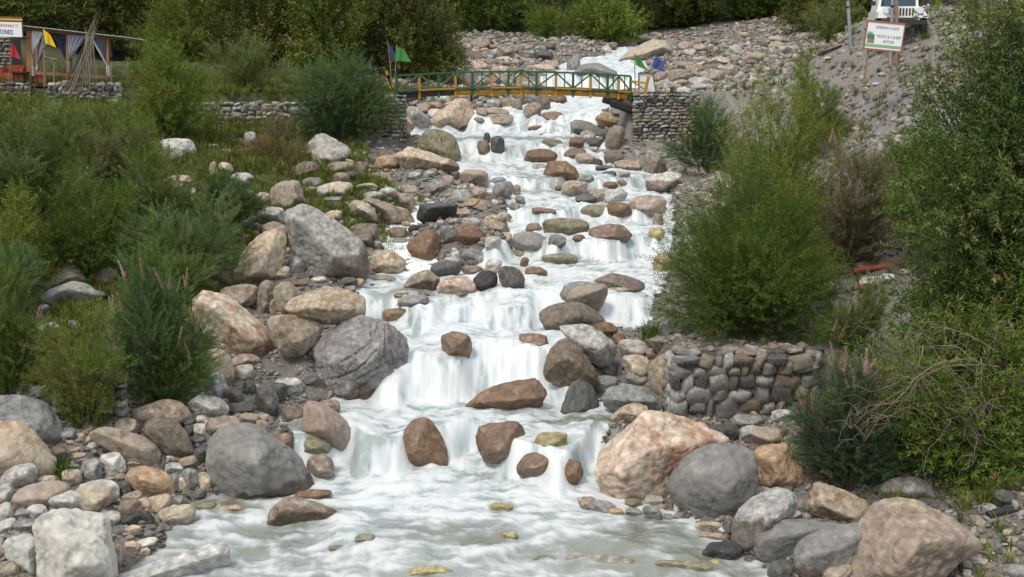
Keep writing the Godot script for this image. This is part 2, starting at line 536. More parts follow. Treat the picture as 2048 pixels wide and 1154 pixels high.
# pts: outline in photograph pixels. o: options
func boulder(pts: Array, color: String, o := {}) -> Node3D:
	var lo := Vector2(1e9, 1e9)
	var hi := Vector2(-1e9, -1e9)
	for p in pts:
		lo = lo.min(p)
		hi = hi.max(p)
	var hull := Geometry2D.convex_hull(PackedVector2Array(pts))
	hull.remove_at(hull.size() - 1)
	var ce := Vector2.ZERO
	var ar := 0.0
	for i in hull.size():
		var h0 := hull[i]
		var h1 := hull[(i + 1) % hull.size()]
		var cr := h0.cross(h1)
		ar += cr
		ce += (h0 + h1) * cr
	ce /= 3.0 * ar
	pts = Array(hull)
	var wpx := hi.x - lo.x
	var hpx := hi.y - lo.y
	var rd := ray(ce.x, ce.y)
	var lift: float = o.get("lift", 0.0)
	var D := 9.0
	var pos := Vector3.ZERO
	while D < 130.0:
		pos = rd * D
		var mpp := 1.0 / ppm(pos)
		var hv := (hi.y - ce.y) * mpp
		var cdep := 0.42 * (wpx + hpx) * 0.5 * mpp
		var Dg := D - cdep * 0.35
		var floor_y := ground(pos.x, Dg)
		if pos.x > look(left_t, Dg) and pos.x < look(right_t, Dg):
			floor_y = maxf(floor_y, water_level(pos.x, Dg))
			if o.get("sub", false): floor_y -= hv * 0.3
		if pos.y - hv * 0.86 <= floor_y + lift: break
		D += 0.03 + D * 0.0012
	D += o.get("back", 0.0)
	pos = rd * D
	var m := 1.0 / ppm(pos)
	var d := rd.normalized()
	var r := d.cross(Vector3.UP).normalized()
	var u := r.cross(d).normalized()
	var poly := []
	for p in pts:
		var q := Vector2((p.x - ce.x) * m, (ce.y - p.y) * m)
		if q.y < 0.0: q.y *= 1.3 if not o.get("deep", false) else 1.6
		poly.append(q)
	var grooves := []
	for line in o.get("cracks", []):
		for i in line.size() - 1:
			var s := []
			for q in [line[i], line[i + 1]]: s.append(Vector2((o.ox + q[0] * TS - ce.x) * m, (ce.y - o.oy - q[1] * TS) * m))
			grooves.append(s)
	var w := wpx * m
	var h := hpx * m
	var sub := 3
	if wpx > 110: sub = 5
	elif wpx > 34: sub = 4
	if grooves.size() > 0: sub = 6
	var sd := int(ce.x * 7.0 + ce.y * 1013.0)
	rng.seed = sd
	var angular: float = o.get("ang", rng.randf_range(0.15, 0.75))
	var kinds := ["rock", "rock", "granite", "banded"]
	var kind: String = o.get("mat", kinds[sd % 4])
	if o.get("sub", false): kind = "wet"
	var turn := Basis(Vector3(rng.randf_range(-1, 1), rng.randf_range(-0.3, 0.3), rng.randf_range(-1, 1)).normalized(), rng.randf_range(-1.2, 1.2))
	var mesh := rock_mesh(poly, clampf(0.42 * (w + h), 0.35 * w, 1.4 * h), r, u, d, sd, sub, lerpf(5.0, 20.0, angular), color, lerpf(0.6, 1.0, angular), o.get("wet", []), turn, grooves)
	var big := w > 0.42
	var node := top("boulder" if big else "river_stone", mesh, M[kind], pos)
	node.basis = turn
	var cat := "boulder" if big else "stone"
	if o.has("label"):
		tag(node, o.label, cat, "boulders of the stream and its banks" if big else "smaller stones of the banks")
		if o.has("short"): landmarks.append([pos, o.short])
	else:
		var shape := "rounded" if angular < 0.42 else "blocky"
		if w > 2.1 * h: shape = "flat"
		elif h > 1.15 * w: shape = "upright"
		var sizew := "large" if w > 0.95 else ("medium-sized" if w > 0.55 else ("small" if w > 0.3 else "fist to head sized"))
		node.set_meta("auto", [sizew, shape, SHADE_WORD[color], "wet" if o.get("sub", false) else "", cat])
	if o.get("sub", false):
		drapes.append([pos.x, D, w * 0.55, 0.35 * (w + h), h * o.get("veil", 0.12)])
	return node

func box_outline(x0: float, y0: float, x1: float, y1: float) -> Array:
	rng.seed = int(x0 * 31.0 + y0 * 577.0 + x1)
	var n := rng.randi_range(7, 9)
	var ph := rng.randf() * TAU
	var pw := rng.randf_range(0.62, 0.9)
	var pts := []
	var lo := Vector2(9, 9)
	var hi := Vector2(-9, -9)
	var lean := rng.randf_range(-0.25, 0.25)
	for i in n:
		var a := ph + TAU * (i + rng.randf_range(-0.28, 0.28)) / n
		var p := Vector2(signf(cos(a)) * pow(absf(cos(a)), pw), signf(sin(a)) * pow(absf(sin(a)), pw))
		p.x += lean * p.y
		pts.append(p)
		lo = lo.min(p)
		hi = hi.max(p)
	for i in n:
		var p: Vector2 = (pts[i] - lo) / (hi - lo)
		pts[i] = Vector2(lerpf(x0, x1, p.x), lerpf(y0, y1, p.y))
	return pts

func key(ox: float, oy: float, scale: float, outline: Array, color: String, o: Dictionary):
	var pts := []
	for q in outline: pts.append(Vector2(ox + q[0] * scale, oy + q[1] * scale))
	boulder(pts, color, o)

func plain(ox: float, oy: float, list: Array):
	for q in list:
		var o := {}
		var color: String = q[4]
		if color.ends_with("*"):     # lies in the flow, water runs over it
			color = color.trim_suffix("*")
			o = {"sub": true}
		boulder(box_outline(ox + q[0] * TS, oy + q[1] * TS, ox + q[2] * TS, oy + q[3] * TS), color, o)
func key_boulders():
	var T := TS
	key(512, 560, T, [[410, 460], [600, 300], [720, 250], [900, 290], [1040, 380], [1070, 520], [1060, 600], [990, 760], [900, 830], [720, 840], [600, 810], [560, 740], [420, 660], [405, 560]], "grey", {"label": "massive grey boulder with dark diagonal cracks, white water pouring past its side", "short": "the cracked grey boulder", "ang": 1.0, "mat": "rock", "wet": [0.3, -0.15], "ox": 512, "oy": 560, "cracks": [[[535, 690], [640, 655], [760, 590], [845, 495]], [[600, 570], [700, 515], [785, 460]], [[690, 700], [850, 620], [940, 575]], [[805, 300], [815, 420]], [[860, 310], [880, 470]], [[912, 330], [900, 510]], [[525, 600], [560, 720], [600, 800]], [[960, 560], [985, 760]]]})  # lower part of this boulder is coloured darker brown
	key(512, 560, T, [[210, 170], [260, 110], [470, 45], [640, 75], [750, 130], [775, 190], [740, 245], [600, 290], [430, 270], [280, 240], [215, 200]], "cream", {"label": "cream slab boulder lying on top of the cracked grey boulder", "short": "the cream slab", "ang": 0.9, "lift": 0.85})
	key(512, 560, T, [[80, 290], [120, 245], [230, 235], [380, 270], [480, 330], [420, 420], [300, 500], [190, 490], [120, 420]], "tan", {"label": "smooth tan boulder wedged under the cream slab, dark hollow below it", "lift": 0.35, "ang": 0.3})
	key(0, 0, 1, [[390, 600], [415, 580], [470, 598], [510, 635], [542, 672], [535, 700], [490, 712], [440, 692], [402, 650]], "veined", {"label": "big cream boulder stained orange beside the feathery shrub with pink flowers", "short": "the orange-stained cream boulder", "ang": 0.6})
	key(512, 560, T, [[305, 1040], [330, 930], [360, 840], [430, 850], [560, 920], [640, 1010], [672, 1090], [610, 1170], [500, 1110], [400, 1060]], "pink", {"label": "pyramid-shaped pinkish grey boulder at the edge of the white water", "short": "the pyramid-shaped boulder", "ang": 1.0, "mat": "granite"})
	key(512, 824, T, [[1060, 90], [1130, 35], [1210, 45], [1290, 140], [1340, 250], [1335, 355], [1250, 360], [1040, 330], [1015, 200]], "rust", {"label": "tall rust-brown boulder standing in the lowest cascade, water parting round it", "short": "the tall rust-brown boulder", "ang": 0.7, "mat": "wet"})
	key(512, 824, T, [[1535, 200], [1570, 100], [1690, 65], [1830, 60], [1880, 130], [1870, 260], [1790, 330], [1600, 320]], "rust", {"label": "rust-brown rock in the lowest cascade with a thin veil of water over its face", "short": "the veiled rust rock", "ang": 0.6, "mat": "wet"})
	key(0, 0, 1, [[412, 890], [425, 865], [470, 843], [520, 845], [560, 880], [600, 920], [621, 955], [612, 985], [560, 991], [490, 985], [440, 970], [415, 940]], "grey", {"label": "large speckled grey granite boulder at the edge of the calm pool", "short": "the speckled granite boulder", "ang": 0.6, "mat": "granite", "wet": [0.05, 0.35]})
	key(512, 824, T, [[70, 760], [110, 660], [200, 585], [290, 590], [400, 660], [520, 680], [580, 735], [480, 765], [280, 770]], "tan", {"label": "low brown-grey boulder lying in the pool below the speckled granite boulder", "ang": 0.7, "wet": [0.28, 0.25]})
	key(1024, 824, T, [[590, 300], [700, 160], [900, 5], [1050, 0], [1160, 60], [1370, 85], [1500, 190], [1430, 260], [1260, 400], [1150, 480], [1080, 540], [960, 600], [820, 600], [690, 560], [600, 470]], "veined", {"label": "very large cream and orange veined boulder beside the lowest cascade", "short": "the orange-veined boulder", "ang": 0.9, "mat": "banded"})
	key(1024, 824, T, [[1100, 530], [1140, 400], [1230, 300], [1360, 230], [1480, 210], [1640, 230], [1720, 330], [1700, 460], [1680, 600], [1600, 720], [1450, 730], [1230, 670], [1130, 600]], "grey", {"label": "large smooth grey egg-like boulder next to the orange-veined boulder", "short": "the smooth grey boulder", "ang": 0.15, "mat": "granite"})
	key(0, 0, 1, [[1490, 925], [1520, 893], [1570, 886], [1600, 925], [1612, 955], [1580, 972], [1510, 974]], "orange", {"label": "blocky orange boulder below the gabion wall, beside the feathery blue-green shrub", "short": "the orange boulder", "ang": 0.8})
	key(0, 0, 1, [[1465, 1060], [1480, 1020], [1520, 985], [1560, 973], [1590, 985], [1590, 1020], [1560, 1060], [1500, 1088], [1470, 1085]], "pale", {"label": "slanted pale boulder with a wet brown foot below the orange boulder", "ang": 0.5, "wet": [0.5, 0.0]})
	key(0, 0, 1, [[1508, 1080], [1525, 1050], [1570, 1038], [1680, 1037], [1695, 1062], [1620, 1100], [1560, 1118], [1515, 1112]], "grey", {"label": "flat-topped grey boulder between the slanted pale boulder and the dark grey one", "ang": 0.5, "mat": "granite"})
	key(1536, 824, T, [[190, 990], [260, 890], [400, 810], [680, 740], [720, 850], [640, 960], [570, 1060], [390, 1100], [330, 1150], [230, 1110]], "grey", {"label": "sloping dark grey boulder leaning against the big pinkish tan boulder", "ang": 0.5, "mat": "granite", "wet": [0.3, -0.1]})
	key(1536, 824, T, [[575, 1000], [620, 880], [700, 700], [820, 620], [940, 597], [1060, 640], [1240, 700], [1330, 780], [1440, 870], [1330, 990], [1200, 1080], [1100, 1170], [640, 1200], [590, 1100]], "pink", {"label": "biggest pinkish tan boulder with a dark hollow in its front, on the gravel bank", "short": "the pinkish tan boulder", "ang": 0.7, "mat": "rock"})
	key(1536, 824, T, [[780, 570], [850, 490], [1030, 445], [1130, 490], [1180, 570], [1120, 625], [800, 630]], "grey", {"label": "grey boulder in the shade of the bare-twigged shrub", "ang": 0.5})
	key(1536, 824, T, [[270, 660], [320, 530], [350, 505], [520, 540], [680, 600], [720, 680], [650, 755], [480, 760], [290, 710]], "tan", {"label": "tan boulder below the feathery blue-green shrub with pale flowers", "ang": 0.5})
	key(0, 0, 1, [[-60, 810], [-20, 785], [20, 793], [50, 793], [85, 812], [108, 850], [122, 878], [110, 892], [80, 895], [0, 897], [-60, 885]], "grey", {"label": "big smooth light grey boulder partly hidden by the cream and orange boulder", "short": "the smooth light grey boulder", "ang": 0.3, "mat": "rock"})
	key(0, 0, 1, [[-50, 875], [-20, 842], [10, 838], [50, 850], [80, 885], [105, 920], [103, 945], [60, 957], [0, 950], [-50, 935]], "cream", {"label": "big round cream boulder with an orange rim on the stony bank", "short": "the orange-rimmed cream boulder", "ang": 0.4})
	key(0, 824, T, [[270, 740], [400, 680], [500, 665], [620, 700], [740, 750], [770, 850], [790, 980], [800, 1080], [760, 1154], [500, 1210], [270, 1180], [265, 1050], [280, 860]], "white", {"label": "largest white speckled granite boulder on the pool's shore", "short": "the white granite boulder", "ang": 0.6, "mat": "granite"})
	key(0, 824, T, [[35, 900], [120, 850], [230, 860], [290, 960], [285, 1060], [200, 1115], [60, 1000]], "white", {"label": "angular whitish boulder tucked against the white granite boulder", "ang": 0.8})
	key(0, 824, T, [[640, 130], [680, 95], [780, 85], [860, 120], [960, 160], [1050, 220], [1110, 290], [1095, 350], [1020, 370], [900, 325], [800, 255], [680, 180]], "tan", {"label": "long tan boulder sloping down from the grass tuft by the stone wall end", "short": "the long tan boulder", "ang": 0.4})
	key(0, 824, T, [[1015, 100], [1070, 35], [1200, 35], [1270, 110], [1310, 190], [1345, 260], [1300, 300], [1180, 300], [1090, 230], [1020, 150]], "brown", {"label": "rounded brown boulder with a pale top next to the long tan boulder", "ang": 0.5})
	key(0, 824, T, [[780, 1180], [850, 1080], [1080, 1040], [1300, 985], [1500, 950], [1600, 970], [1620, 1040], [1610, 1110], [1400, 1140], [1100, 1170]], "white", {"label": "long low whitish slab in the pool beside the white granite boulder", "ang": 0.5, "mat": "rock"})
	key(0, 824, T, [[885, 440], [930, 375], [1010, 365], [1130, 410], [1200, 480], [1210, 560], [1180, 595], [1050, 570], [920, 510]], "orange", {"label": "rounded cream boulder with orange bands among the bank cobbles", "short": "the orange-banded boulder", "ang": 0.4, "mat": "banded"})
	key(512, 280, T, [[225, 520], [330, 445], [410, 460], [500, 540], [640, 650], [760, 740], [790, 850], [760, 930], [640, 965], [480, 965], [380, 900], [290, 800], [240, 740], [228, 620]], "pale", {"label": "largest whitish boulder leaning over the side channel, its lower corner stained brown", "short": "the big leaning whitish boulder", "ang": 0.6, "mat": "rock", "wet": [-0.05, 0.62]})
	key(0, 0, 1, [[468, 545], [490, 500], [530, 465], [560, 458], [573, 480], [570, 520], [550, 555], [520, 568], [475, 568]], "cream", {"label": "tall orange-cream boulder between the feathery fronds and the big leaning whitish boulder", "ang": 0.5, "wet": [0.2, 0.1]})
	key(512, 280, T, [[120, 330], [180, 285], [300, 285], [330, 360], [345, 430], [230, 500], [130, 480], [100, 400]], "tan", {"label": "blocky brown-tan boulder standing behind the big leaning whitish boulder", "ang": 0.9})
	key(512, 0, T, [[350, 1040], [420, 950], [470, 930], [570, 1000], [660, 1040], [670, 1100], [600, 1150], [520, 1150], [380, 1110]], "pale", {"label": "large grey-tan boulder below the shrubs near the stone abutment", "short": "the grey-tan boulder below the abutment", "ang": 0.7})
	key(512, 0, T, [[1120, 1020], [1180, 920], [1260, 900], [1380, 950], [1430, 1060], [1420, 1100], [1300, 1110], [1130, 1050]], "olive", {"label": "big rounded olive-grey boulder with a vertical crack at the foot of the abutment", "short": "the cracked olive-grey boulder", "ang": 0.3, "mat": "rock", "ox": 512, "oy": 0, "cracks": [[[1270, 905], [1300, 980], [1310, 1090]]]})
	key(512, 280, T, [[950, 110], [1080, 50], [1200, 80], [1310, 130], [1400, 150], [1440, 200], [1370, 215], [1180, 210], [1050, 190]], "cream", {"label": "cream slab sloping to the water in front of the cracked olive-grey boulder", "ang": 0.8, "wet": [-0.2, 0.9]})
	key(512, 0, T, [[1160, 890], [1260, 790], [1400, 690], [1480, 690], [1530, 800], [1490, 880], [1300, 900]], "cream", {"label": "large cream boulder at the water's edge just below the footbridge", "short": "the cream boulder under the footbridge", "ang": 0.7, "wet": [-0.15, 0.5]})
	key(512, 0, T, [[1040, 790], [1080, 740], [1130, 750], [1225, 840], [1170, 900], [1060, 890]], "pale", {"label": "pale grey boulder with a groove between the abutment and the cream boulder", "ang": 0.7})
	key(512, 280, T, [[1050, 740], [1150, 650], [1250, 610], [1280, 660], [1285, 800], [1240, 855], [1140, 840], [1080, 790]], "rust", {"label": "blocky rust-red boulder beside the side channel's little fall", "short": "the rust-red boulder", "ang": 0.9})
	key(512, 280, T, [[790, 870], [830, 770], [950, 760], [1050, 850], [1040, 890], [940, 945], [790, 930]], "cream", {"label": "cream slab with an overhanging wet edge beside the big leaning whitish boulder", "ang": 0.9, "wet": [0.3, -0.1]})
	key(512, 280, T, [[1000, 1035], [1100, 940], [1200, 900], [1290, 970], [1250, 1050]], "tan", {"label": "wedge-shaped brown boulder where the side channel joins the stream", "ang": 0.8, "wet": [0.3, 0.2]})
	key(512, 280, T, [[1265, 1010], [1330, 960], [1470, 950], [1530, 990], [1545, 1060], [1400, 1085], [1270, 1060]], "veined", {"label": "layered cream and rust slab where the side channel joins the stream", "ang": 0.8, "mat": "banded"})
	key(512, 280, T, [[1115, 540], [1150, 450], [1240, 435], [1400, 445], [1410, 500], [1330, 550], [1200, 570]], "black", {"label": "black wet boulder with a thin fall of water at its end", "ang": 0.6, "mat": "wet"})
	key(512, 280, T, [[640, 460], [700, 415], [790, 450], [850, 520], [840, 560], [740, 550], [650, 510]], "cream", {"label": "cream wedge boulder upstream of the side channel's little fall", "ang": 0.8})
	key(512, 280, T, [[730, 420], [800, 395], [950, 470], [1060, 490], [1110, 560], [900, 575], [850, 520]], "tan", {"label": "long tan slab lying between the cream wedge boulder and the black wet boulder", "ang": 0.8})
	key(1024, 280, T, [[215, 240], [250, 150], [380, 145], [450, 200], [480, 265], [380, 275], [240, 270]], "rust", {"label": "reddish wedge boulder in midstream below the footbridge", "ang": 0.9, "short": "the reddish wedge boulder"})
	key(1024, 280, T, [[925, 300], [970, 250], [1090, 220], [1190, 240], [1180, 320], [1120, 360], [960, 350]], "white", {"label": "boulder with a white top and black wet underside beside the yellow-green willow", "ang": 0.8, "wet": [0.55, 0.1], "short": "the white-topped boulder"})
	key(1024, 280, T, [[915, 110], [950, 80], [1030, 90], [1080, 170], [1070, 235], [940, 245], [918, 200]], "tan", {"label": "upright tan-grey boulder at the foot of the bridge's stone wall", "ang": 0.5})
	key(1024, 280, T, [[375, 1110], [450, 1030], [560, 1000], [660, 1010], [668, 1080], [620, 1150], [500, 1160]], "pink", {"label": "pinkish tan boulder perched on the stones that split the white water", "short": "the perched pinkish boulder", "ang": 0.8, "lift": 0.3})
	key(1024, 280, T, [[335, 1080], [370, 1010], [480, 985], [580, 1000], [560, 1100], [400, 1140]], "grey", {"label": "grey boulder behind the perched pinkish boulder", "ang": 0.5, "lift": 0.2})
	key(1024, 280, T, [[575, 985], [700, 930], [800, 945], [925, 990], [930, 1040], [800, 1060], [660, 1030]], "brown", {"label": "long brown boulder at the head of the white chute by the dense willow", "ang": 0.7, "mat": "wet"})
	key(1024, 560, T, [[190, 240], [260, 180], [430, 150], [560, 190], [650, 290], [560, 330], [370, 330], [270, 355]], "brown", {"label": "long smooth grey-brown boulder below the perched pinkish boulder", "ang": 0.15, "mat": "rock", "short": "the smooth grey-brown boulder"})
	key(1024, 560, T, [[330, 340], [440, 308], [550, 320], [640, 390], [735, 440], [730, 510], [660, 570], [560, 540], [440, 430]], "pale", {"label": "smooth pale boulder leaning on the dark striped boulder", "ang": 0.15, "lift": 0.3, "short": "the leaning pale boulder"})
	key(1024, 560, T, [[215, 600], [280, 460], [370, 400], [450, 430], [520, 540], [605, 640], [580, 700], [400, 725], [230, 680]], "brown", {"label": "big dark rust-brown boulder with striped side beside the main fall", "ang": 0.6, "mat": "banded", "short": "the dark striped boulder"})
	key(1024, 560, T, [[340, 900], [410, 730], [470, 690], [560, 740], [610, 850], [600, 920], [450, 930]], "dark", {"label": "rough dark grey boulder with a pale crest below the dark striped boulder", "ang": 0.9})
	key(1024, 560, T, [[625, 820], [700, 745], [800, 730], [960, 760], [1060, 850], [1065, 900], [900, 925], [640, 880]], "grey", {"label": "layered grey slab in front of the gabion wall", "ang": 0.8, "mat": "banded", "short": "the layered grey slab"})
	key(1024, 560, T, [[950, 640], [975, 560], [1040, 515], [1100, 520], [1115, 640], [1100, 800], [1040, 815], [970, 740]], "tan", {"label": "tall rounded brown-grey boulder against the end of the gabion wall", "ang": 0.2})
	key(1024, 560, T, [[690, 960], [760, 890], [860, 855], [940, 880], [960, 930], [900, 990], [720, 1000]], "veined", {"label": "pinkish cream boulder with red veins above the orange-veined boulder", "ang": 0.6})
	key(0, 0, 1, [[928, 808], [960, 785], [1010, 765], [1070, 757], [1092, 775], [1090, 800], [1075, 817], [1000, 820]], "rust", {"label": "striated brown boulder in midstream with white water sliding off its side", "ang": 0.7, "mat": "banded"})
	key(1024, 0, T, [[405, 860], [450, 835], [560, 860], [650, 920], [640, 960], [500, 955], [420, 945]], "grey", {"label": "angular grey boulder leaning on smaller stones below the footbridge's far end", "ang": 0.8})
	key(1024, 0, T, [[575, 830], [640, 778], [720, 810], [800, 845], [750, 895], [650, 900]], "orange", {"label": "reddish tan boulder below the cantilever logs of the footbridge", "ang": 0.5})
	key(1024, 0, T, [[740, 410], [830, 350], [990, 275], [1080, 290], [1150, 390], [1000, 420]], "cream", {"label": "broad cream slab upstream of the footbridge near the flags", "ang": 0.7, "short": "the broad cream slab"})
	key(1024, 0, T, [[430, 500], [480, 450], [600, 440], [740, 500], [720, 535], [500, 530]], "grey", {"label": "big grey boulder splitting the water behind the footbridge rail", "ang": 0.5})
	key(512, 0, T, [[1310, 260], [1380, 235], [1440, 300], [1430, 380], [1370, 400], [1330, 350]], "cream", {"label": "upright orange-cream boulder at the tree line upstream of the footbridge", "ang": 0.6})
	key(0, 280, T, [[195, 985], [300, 930], [480, 875], [540, 890], [580, 960], [610, 1010], [450, 1050], [250, 1080]], "tan", {"label": "tan slab boulder below the dark green willow bush", "ang": 0.8})
	key(0, 560, T, [[280, 110], [350, 60], [520, 10], [620, 50], [680, 120], [600, 155], [350, 165]], "pale", {"label": "humped blue-grey boulder in front of the tan slab by the bleached gravel", "ang": 0.4, "mat": "granite"})
	key(0, 560, T, [[920, 930], [990, 870], [1180, 840], [1280, 880], [1330, 960], [1250, 1020], [1000, 1040], [940, 990]], "tan", {"label": "rounded tan boulder with a grey mottled top by the stone wall end", "ang": 0.3})
	key(0, 560, T, [[1395, 560], [1440, 480], [1540, 475], [1620, 550], [1635, 680], [1600, 755], [1480, 740], [1400, 650]], "cream", {"label": "round cream boulder with a dark brown foot below the orange-stained cream boulder", "ang": 0.2, "wet": [0.38, 0.0]})
	key(0, 560, T, [[1445, 720], [1470, 650], [1520, 630], [1570, 680], [1590, 770], [1530, 800], [1450, 780]], "pale", {"label": "pale grey oval boulder standing beside the round cream boulder", "ang": 0.4})
	key(0, 560, T, [[1320, 850], [1400, 795], [1540, 830], [1600, 900], [1560, 960], [1400, 950]], "pale", {"label": "whitish rough boulder above the speckled granite boulder", "ang": 0.6})

func plain_boulders():
	plain(512, 560, [[0, 0, 130, 240, "tan"], [110, 10, 320, 240, "tan"], [85, 130, 150, 250, "pink"], [620, 40, 700, 85, "grey"], [880, 195, 1085, 300, "rust*"], [1295, 360, 1510, 545, "rust*"], [960, 85, 1215, 125, "rust*"], [990, 105, 1210, 190, "grey*"], [0, 740, 160, 940, "dark"], [80, 715, 220, 850, "dark"], [140, 680, 330, 800, "pale"], [330, 670, 450, 745, "dark"], [430, 835, 590, 950, "tan"], [180, 880, 330, 1000, "brown"], [0, 935, 100, 1000, "tan"], [0, 975, 105, 1090, "tan"]])
	plain(512, 824, [[355, 295, 550, 470, "tan*"], [260, 540, 530, 615, "rust"], [110, 140, 270, 270, "rust*"], [270, 150, 540, 300, "olive*"], [1010, 1075, 1370, 1164, "yellow*"], [1630, 630, 1800, 700, "yellow*"], [1710, 835, 1840, 890, "yellow*"], [690, 850, 830, 920, "olive*"], [510, 930, 640, 975, "brown*"]])
	plain(1024, 824, [[150, 140, 390, 275, "yellow*"], [30, 275, 350, 450, "rust*"], [325, 325, 500, 490, "rust"], [1655, 520, 1840, 620, "pale"], [1665, 105, 1900, 225, "pink"], [1380, 80, 1600, 195, "dark"], [1590, 90, 1750, 210, "pale"], [1535, 15, 1760, 110, "grey"], [455, 590, 600, 670, "tan"], [535, 615, 730, 705, "grey"], [670, 670, 785, 720, "orange"], [790, 600, 910, 670, "olive"], [915, 580, 1055, 655, "pale"], [910, 655, 1050, 745, "grey"], [1060, 710, 1130, 755, "grey"], [1130, 700, 1205, 750, "grey"], [1130, 630, 1180, 700, "pale"], [790, 670, 910, 720, "grey"], [1015, 640, 1080, 685, "orange"], [1280, 765, 1480, 835, "cream"], [1300, 840, 1530, 905, "pink*"], [1440, 805, 1500, 860, "white"], [1470, 750, 1560, 860, "dark"], [1310, 735, 1420, 785, "dark"], [1330, 905, 1610, 1035, "black"], [1000, 1040, 1400, 1120, "olive*"], [370, 1000, 940, 1090, "tan*"], [1380, 1030, 1460, 1080, "yellow*"], [150, 1000, 320, 1070, "olive*"], [1620, 1010, 1740, 1050, "dark"]])
	plain(1536, 824, [[380, 1035, 600, 1170, "pink"], [0, 1030, 200, 1170, "dark"], [590, 645, 720, 765, "grey"], [200, 615, 300, 715, "grey"], [165, 690, 230, 745, "grey"], [230, 705, 300, 750, "grey"], [0, 465, 170, 560, "pale"], [255, 500, 330, 560, "grey"], [20, -20, 190, 75, "pale"], [1330, 905, 1420, 980, "grey"], [1450, 885, 1525, 950, "white"], [1430, 955, 1580, 1010, "pale"], [1450, 1030, 1590, 1085, "pale"], [1340, 1030, 1430, 1100, "tan"], [1540, 910, 1580, 960, "tan"], [1580, 920, 1640, 970, "grey"], [1650, 940, 1750, 1000, "pink"], [1620, 1060, 1810, 1164, "grey"], [1400, 720, 1520, 810, "tan"], [1470, 635, 1600, 720, "grey"], [1660, 870, 1760, 930, "pink"], [1640, 430, 1760, 510, "rust"], [1570, 540, 1720, 640, "dark"], [1740, 560, 1810, 640, "tan"], [1340, 530, 1410, 600, "grey"], [1050, 610, 1290, 700, "dark"], [1420, 1010, 1510, 1060, "grey"], [1360, 1100, 1420, 1150, "white"]])
	plain(0, 824, [[100, 485, 480, 675, "pink"], [295, 545, 610, 690, "white"], [10, 360, 250, 540, "white"], [230, 440, 420, 520, "cream"], [490, 510, 780, 690, "cream"], [555, 475, 830, 625, "white"], [-20, 500, 95, 630, "pale"], [-20, 630, 90, 760, "pale"], [60, 675, 230, 750, "grey"], [190, 645, 330, 745, "white"], [-10, 745, 120, 840, "white"], [95, 740, 280, 855, "grey"], [-20, 870, 35, 980, "cream"], [780, 920, 860, 1080, "tan"], [690, 690, 840, 790, "pale"], [830, 600, 995, 745, "brown"], [810, 650, 910, 720, "dark"], [840, 720, 980, 795, "black"], [980, 710, 1085, 800, "black"], [1040, 575, 1205, 700, "cream"], [960, 600, 1050, 680, "cream"], [870, 550, 1000, 640, "tan"], [1085, 650, 1370, 790, "cream"], [1195, 585, 1290, 670, "grey"], [1250, 650, 1360, 710, "dark"], [945, 440, 1030, 580, "pale"], [820, 480, 920, 590, "dark"], [570, 320, 715, 480, "grey"], [705, 280, 875, 440, "white"], [380, 345, 560, 415, "pale"], [500, 320, 650, 385, "grey"], [430, 400, 570, 510, "cream"], [330, 230, 500, 360, "brown"], [420, 285, 600, 345, "cream"], [725, 445, 820, 500, "pink"], [805, 430, 880, 490, "tan"], [1240, 305, 1420, 390, "tan"], [1160, 295, 1235, 350, "white"], [1155, 350, 1305, 440, "pale"], [1270, 390, 1385, 525, "grey"], [1385, 415, 1480, 540, "cream"], [1180, 430, 1250, 550, "grey"], [1240, 450, 1330, 550, "cream"], [1350, 240, 1470, 370, "dark"], [1390, 375, 1470, 430, "brown"], [1120, 300, 1170, 380, "dark"], [1110, 360, 1160, 420, "dark"], [870, 340, 990, 385, "tan"], [870, 300, 980, 340, "grey"], [1050, 350, 1110, 400, "tan"], [390, 110, 535, 195, "grey"], [545, 145, 600, 200, "cream"], [600, 160, 655, 210, "cream"], [605, 210, 700, 270, "pale"], [755, 230, 825, 275, "white"], [450, 245, 570, 290, "grey"], [470, 195, 520, 230, "orange"], [-20, 1040, 130, 1164, "tan"], [120, 1070, 190, 1154, "dark"], [880, 790, 990, 850, "cream"], [920, 840, 1010, 880, "dark"], [950, 880, 1100, 945, "white"], [880, 860, 940, 900, "tan"], [870, 900, 970, 970, "cream"], [980, 950, 1050, 1000, "cream"], [1340, 630, 1530, 700, "olive*"], [1530, 650, 1710, 695, "orange*"]])
	plain(0, 560, [[805, 965, 965, 1085, "tan"], [1350, 1000, 1450, 1095, "white"], [1275, 970, 1370, 1030, "dark"], [1290, 1015, 1350, 1090, "dark"], [1325, 1090, 1440, 1150, "dark"], [1370, 945, 1440, 1010, "white"], [1430, 975, 1470, 1030, "cream"], [1450, 950, 1690, 1100, "pink"], [1660, 930, 1810, 1010, "pink"], [590, 70, 740, 140, "grey"], [755, 80, 820, 125, "white"], [270, 295, 410, 370, "white"], [260, 170, 340, 220, "pale"], [1530, 30, 1810, 200, "tan"], [1410, 0, 1530, 80, "grey"], [1250, 10, 1370, 150, "tan"], [1615, 515, 1810, 620, "pink"], [1640, 590, 1780, 700, "white"], [1560, 755, 1700, 860, "brown"], [1600, 850, 1775, 940, "dark"], [1700, 700, 1790, 800, "dark"], [480, 280, 560, 340, "pale"], [500, 440, 620, 500, "pale"], [740, 460, 850, 560, "grey"]])
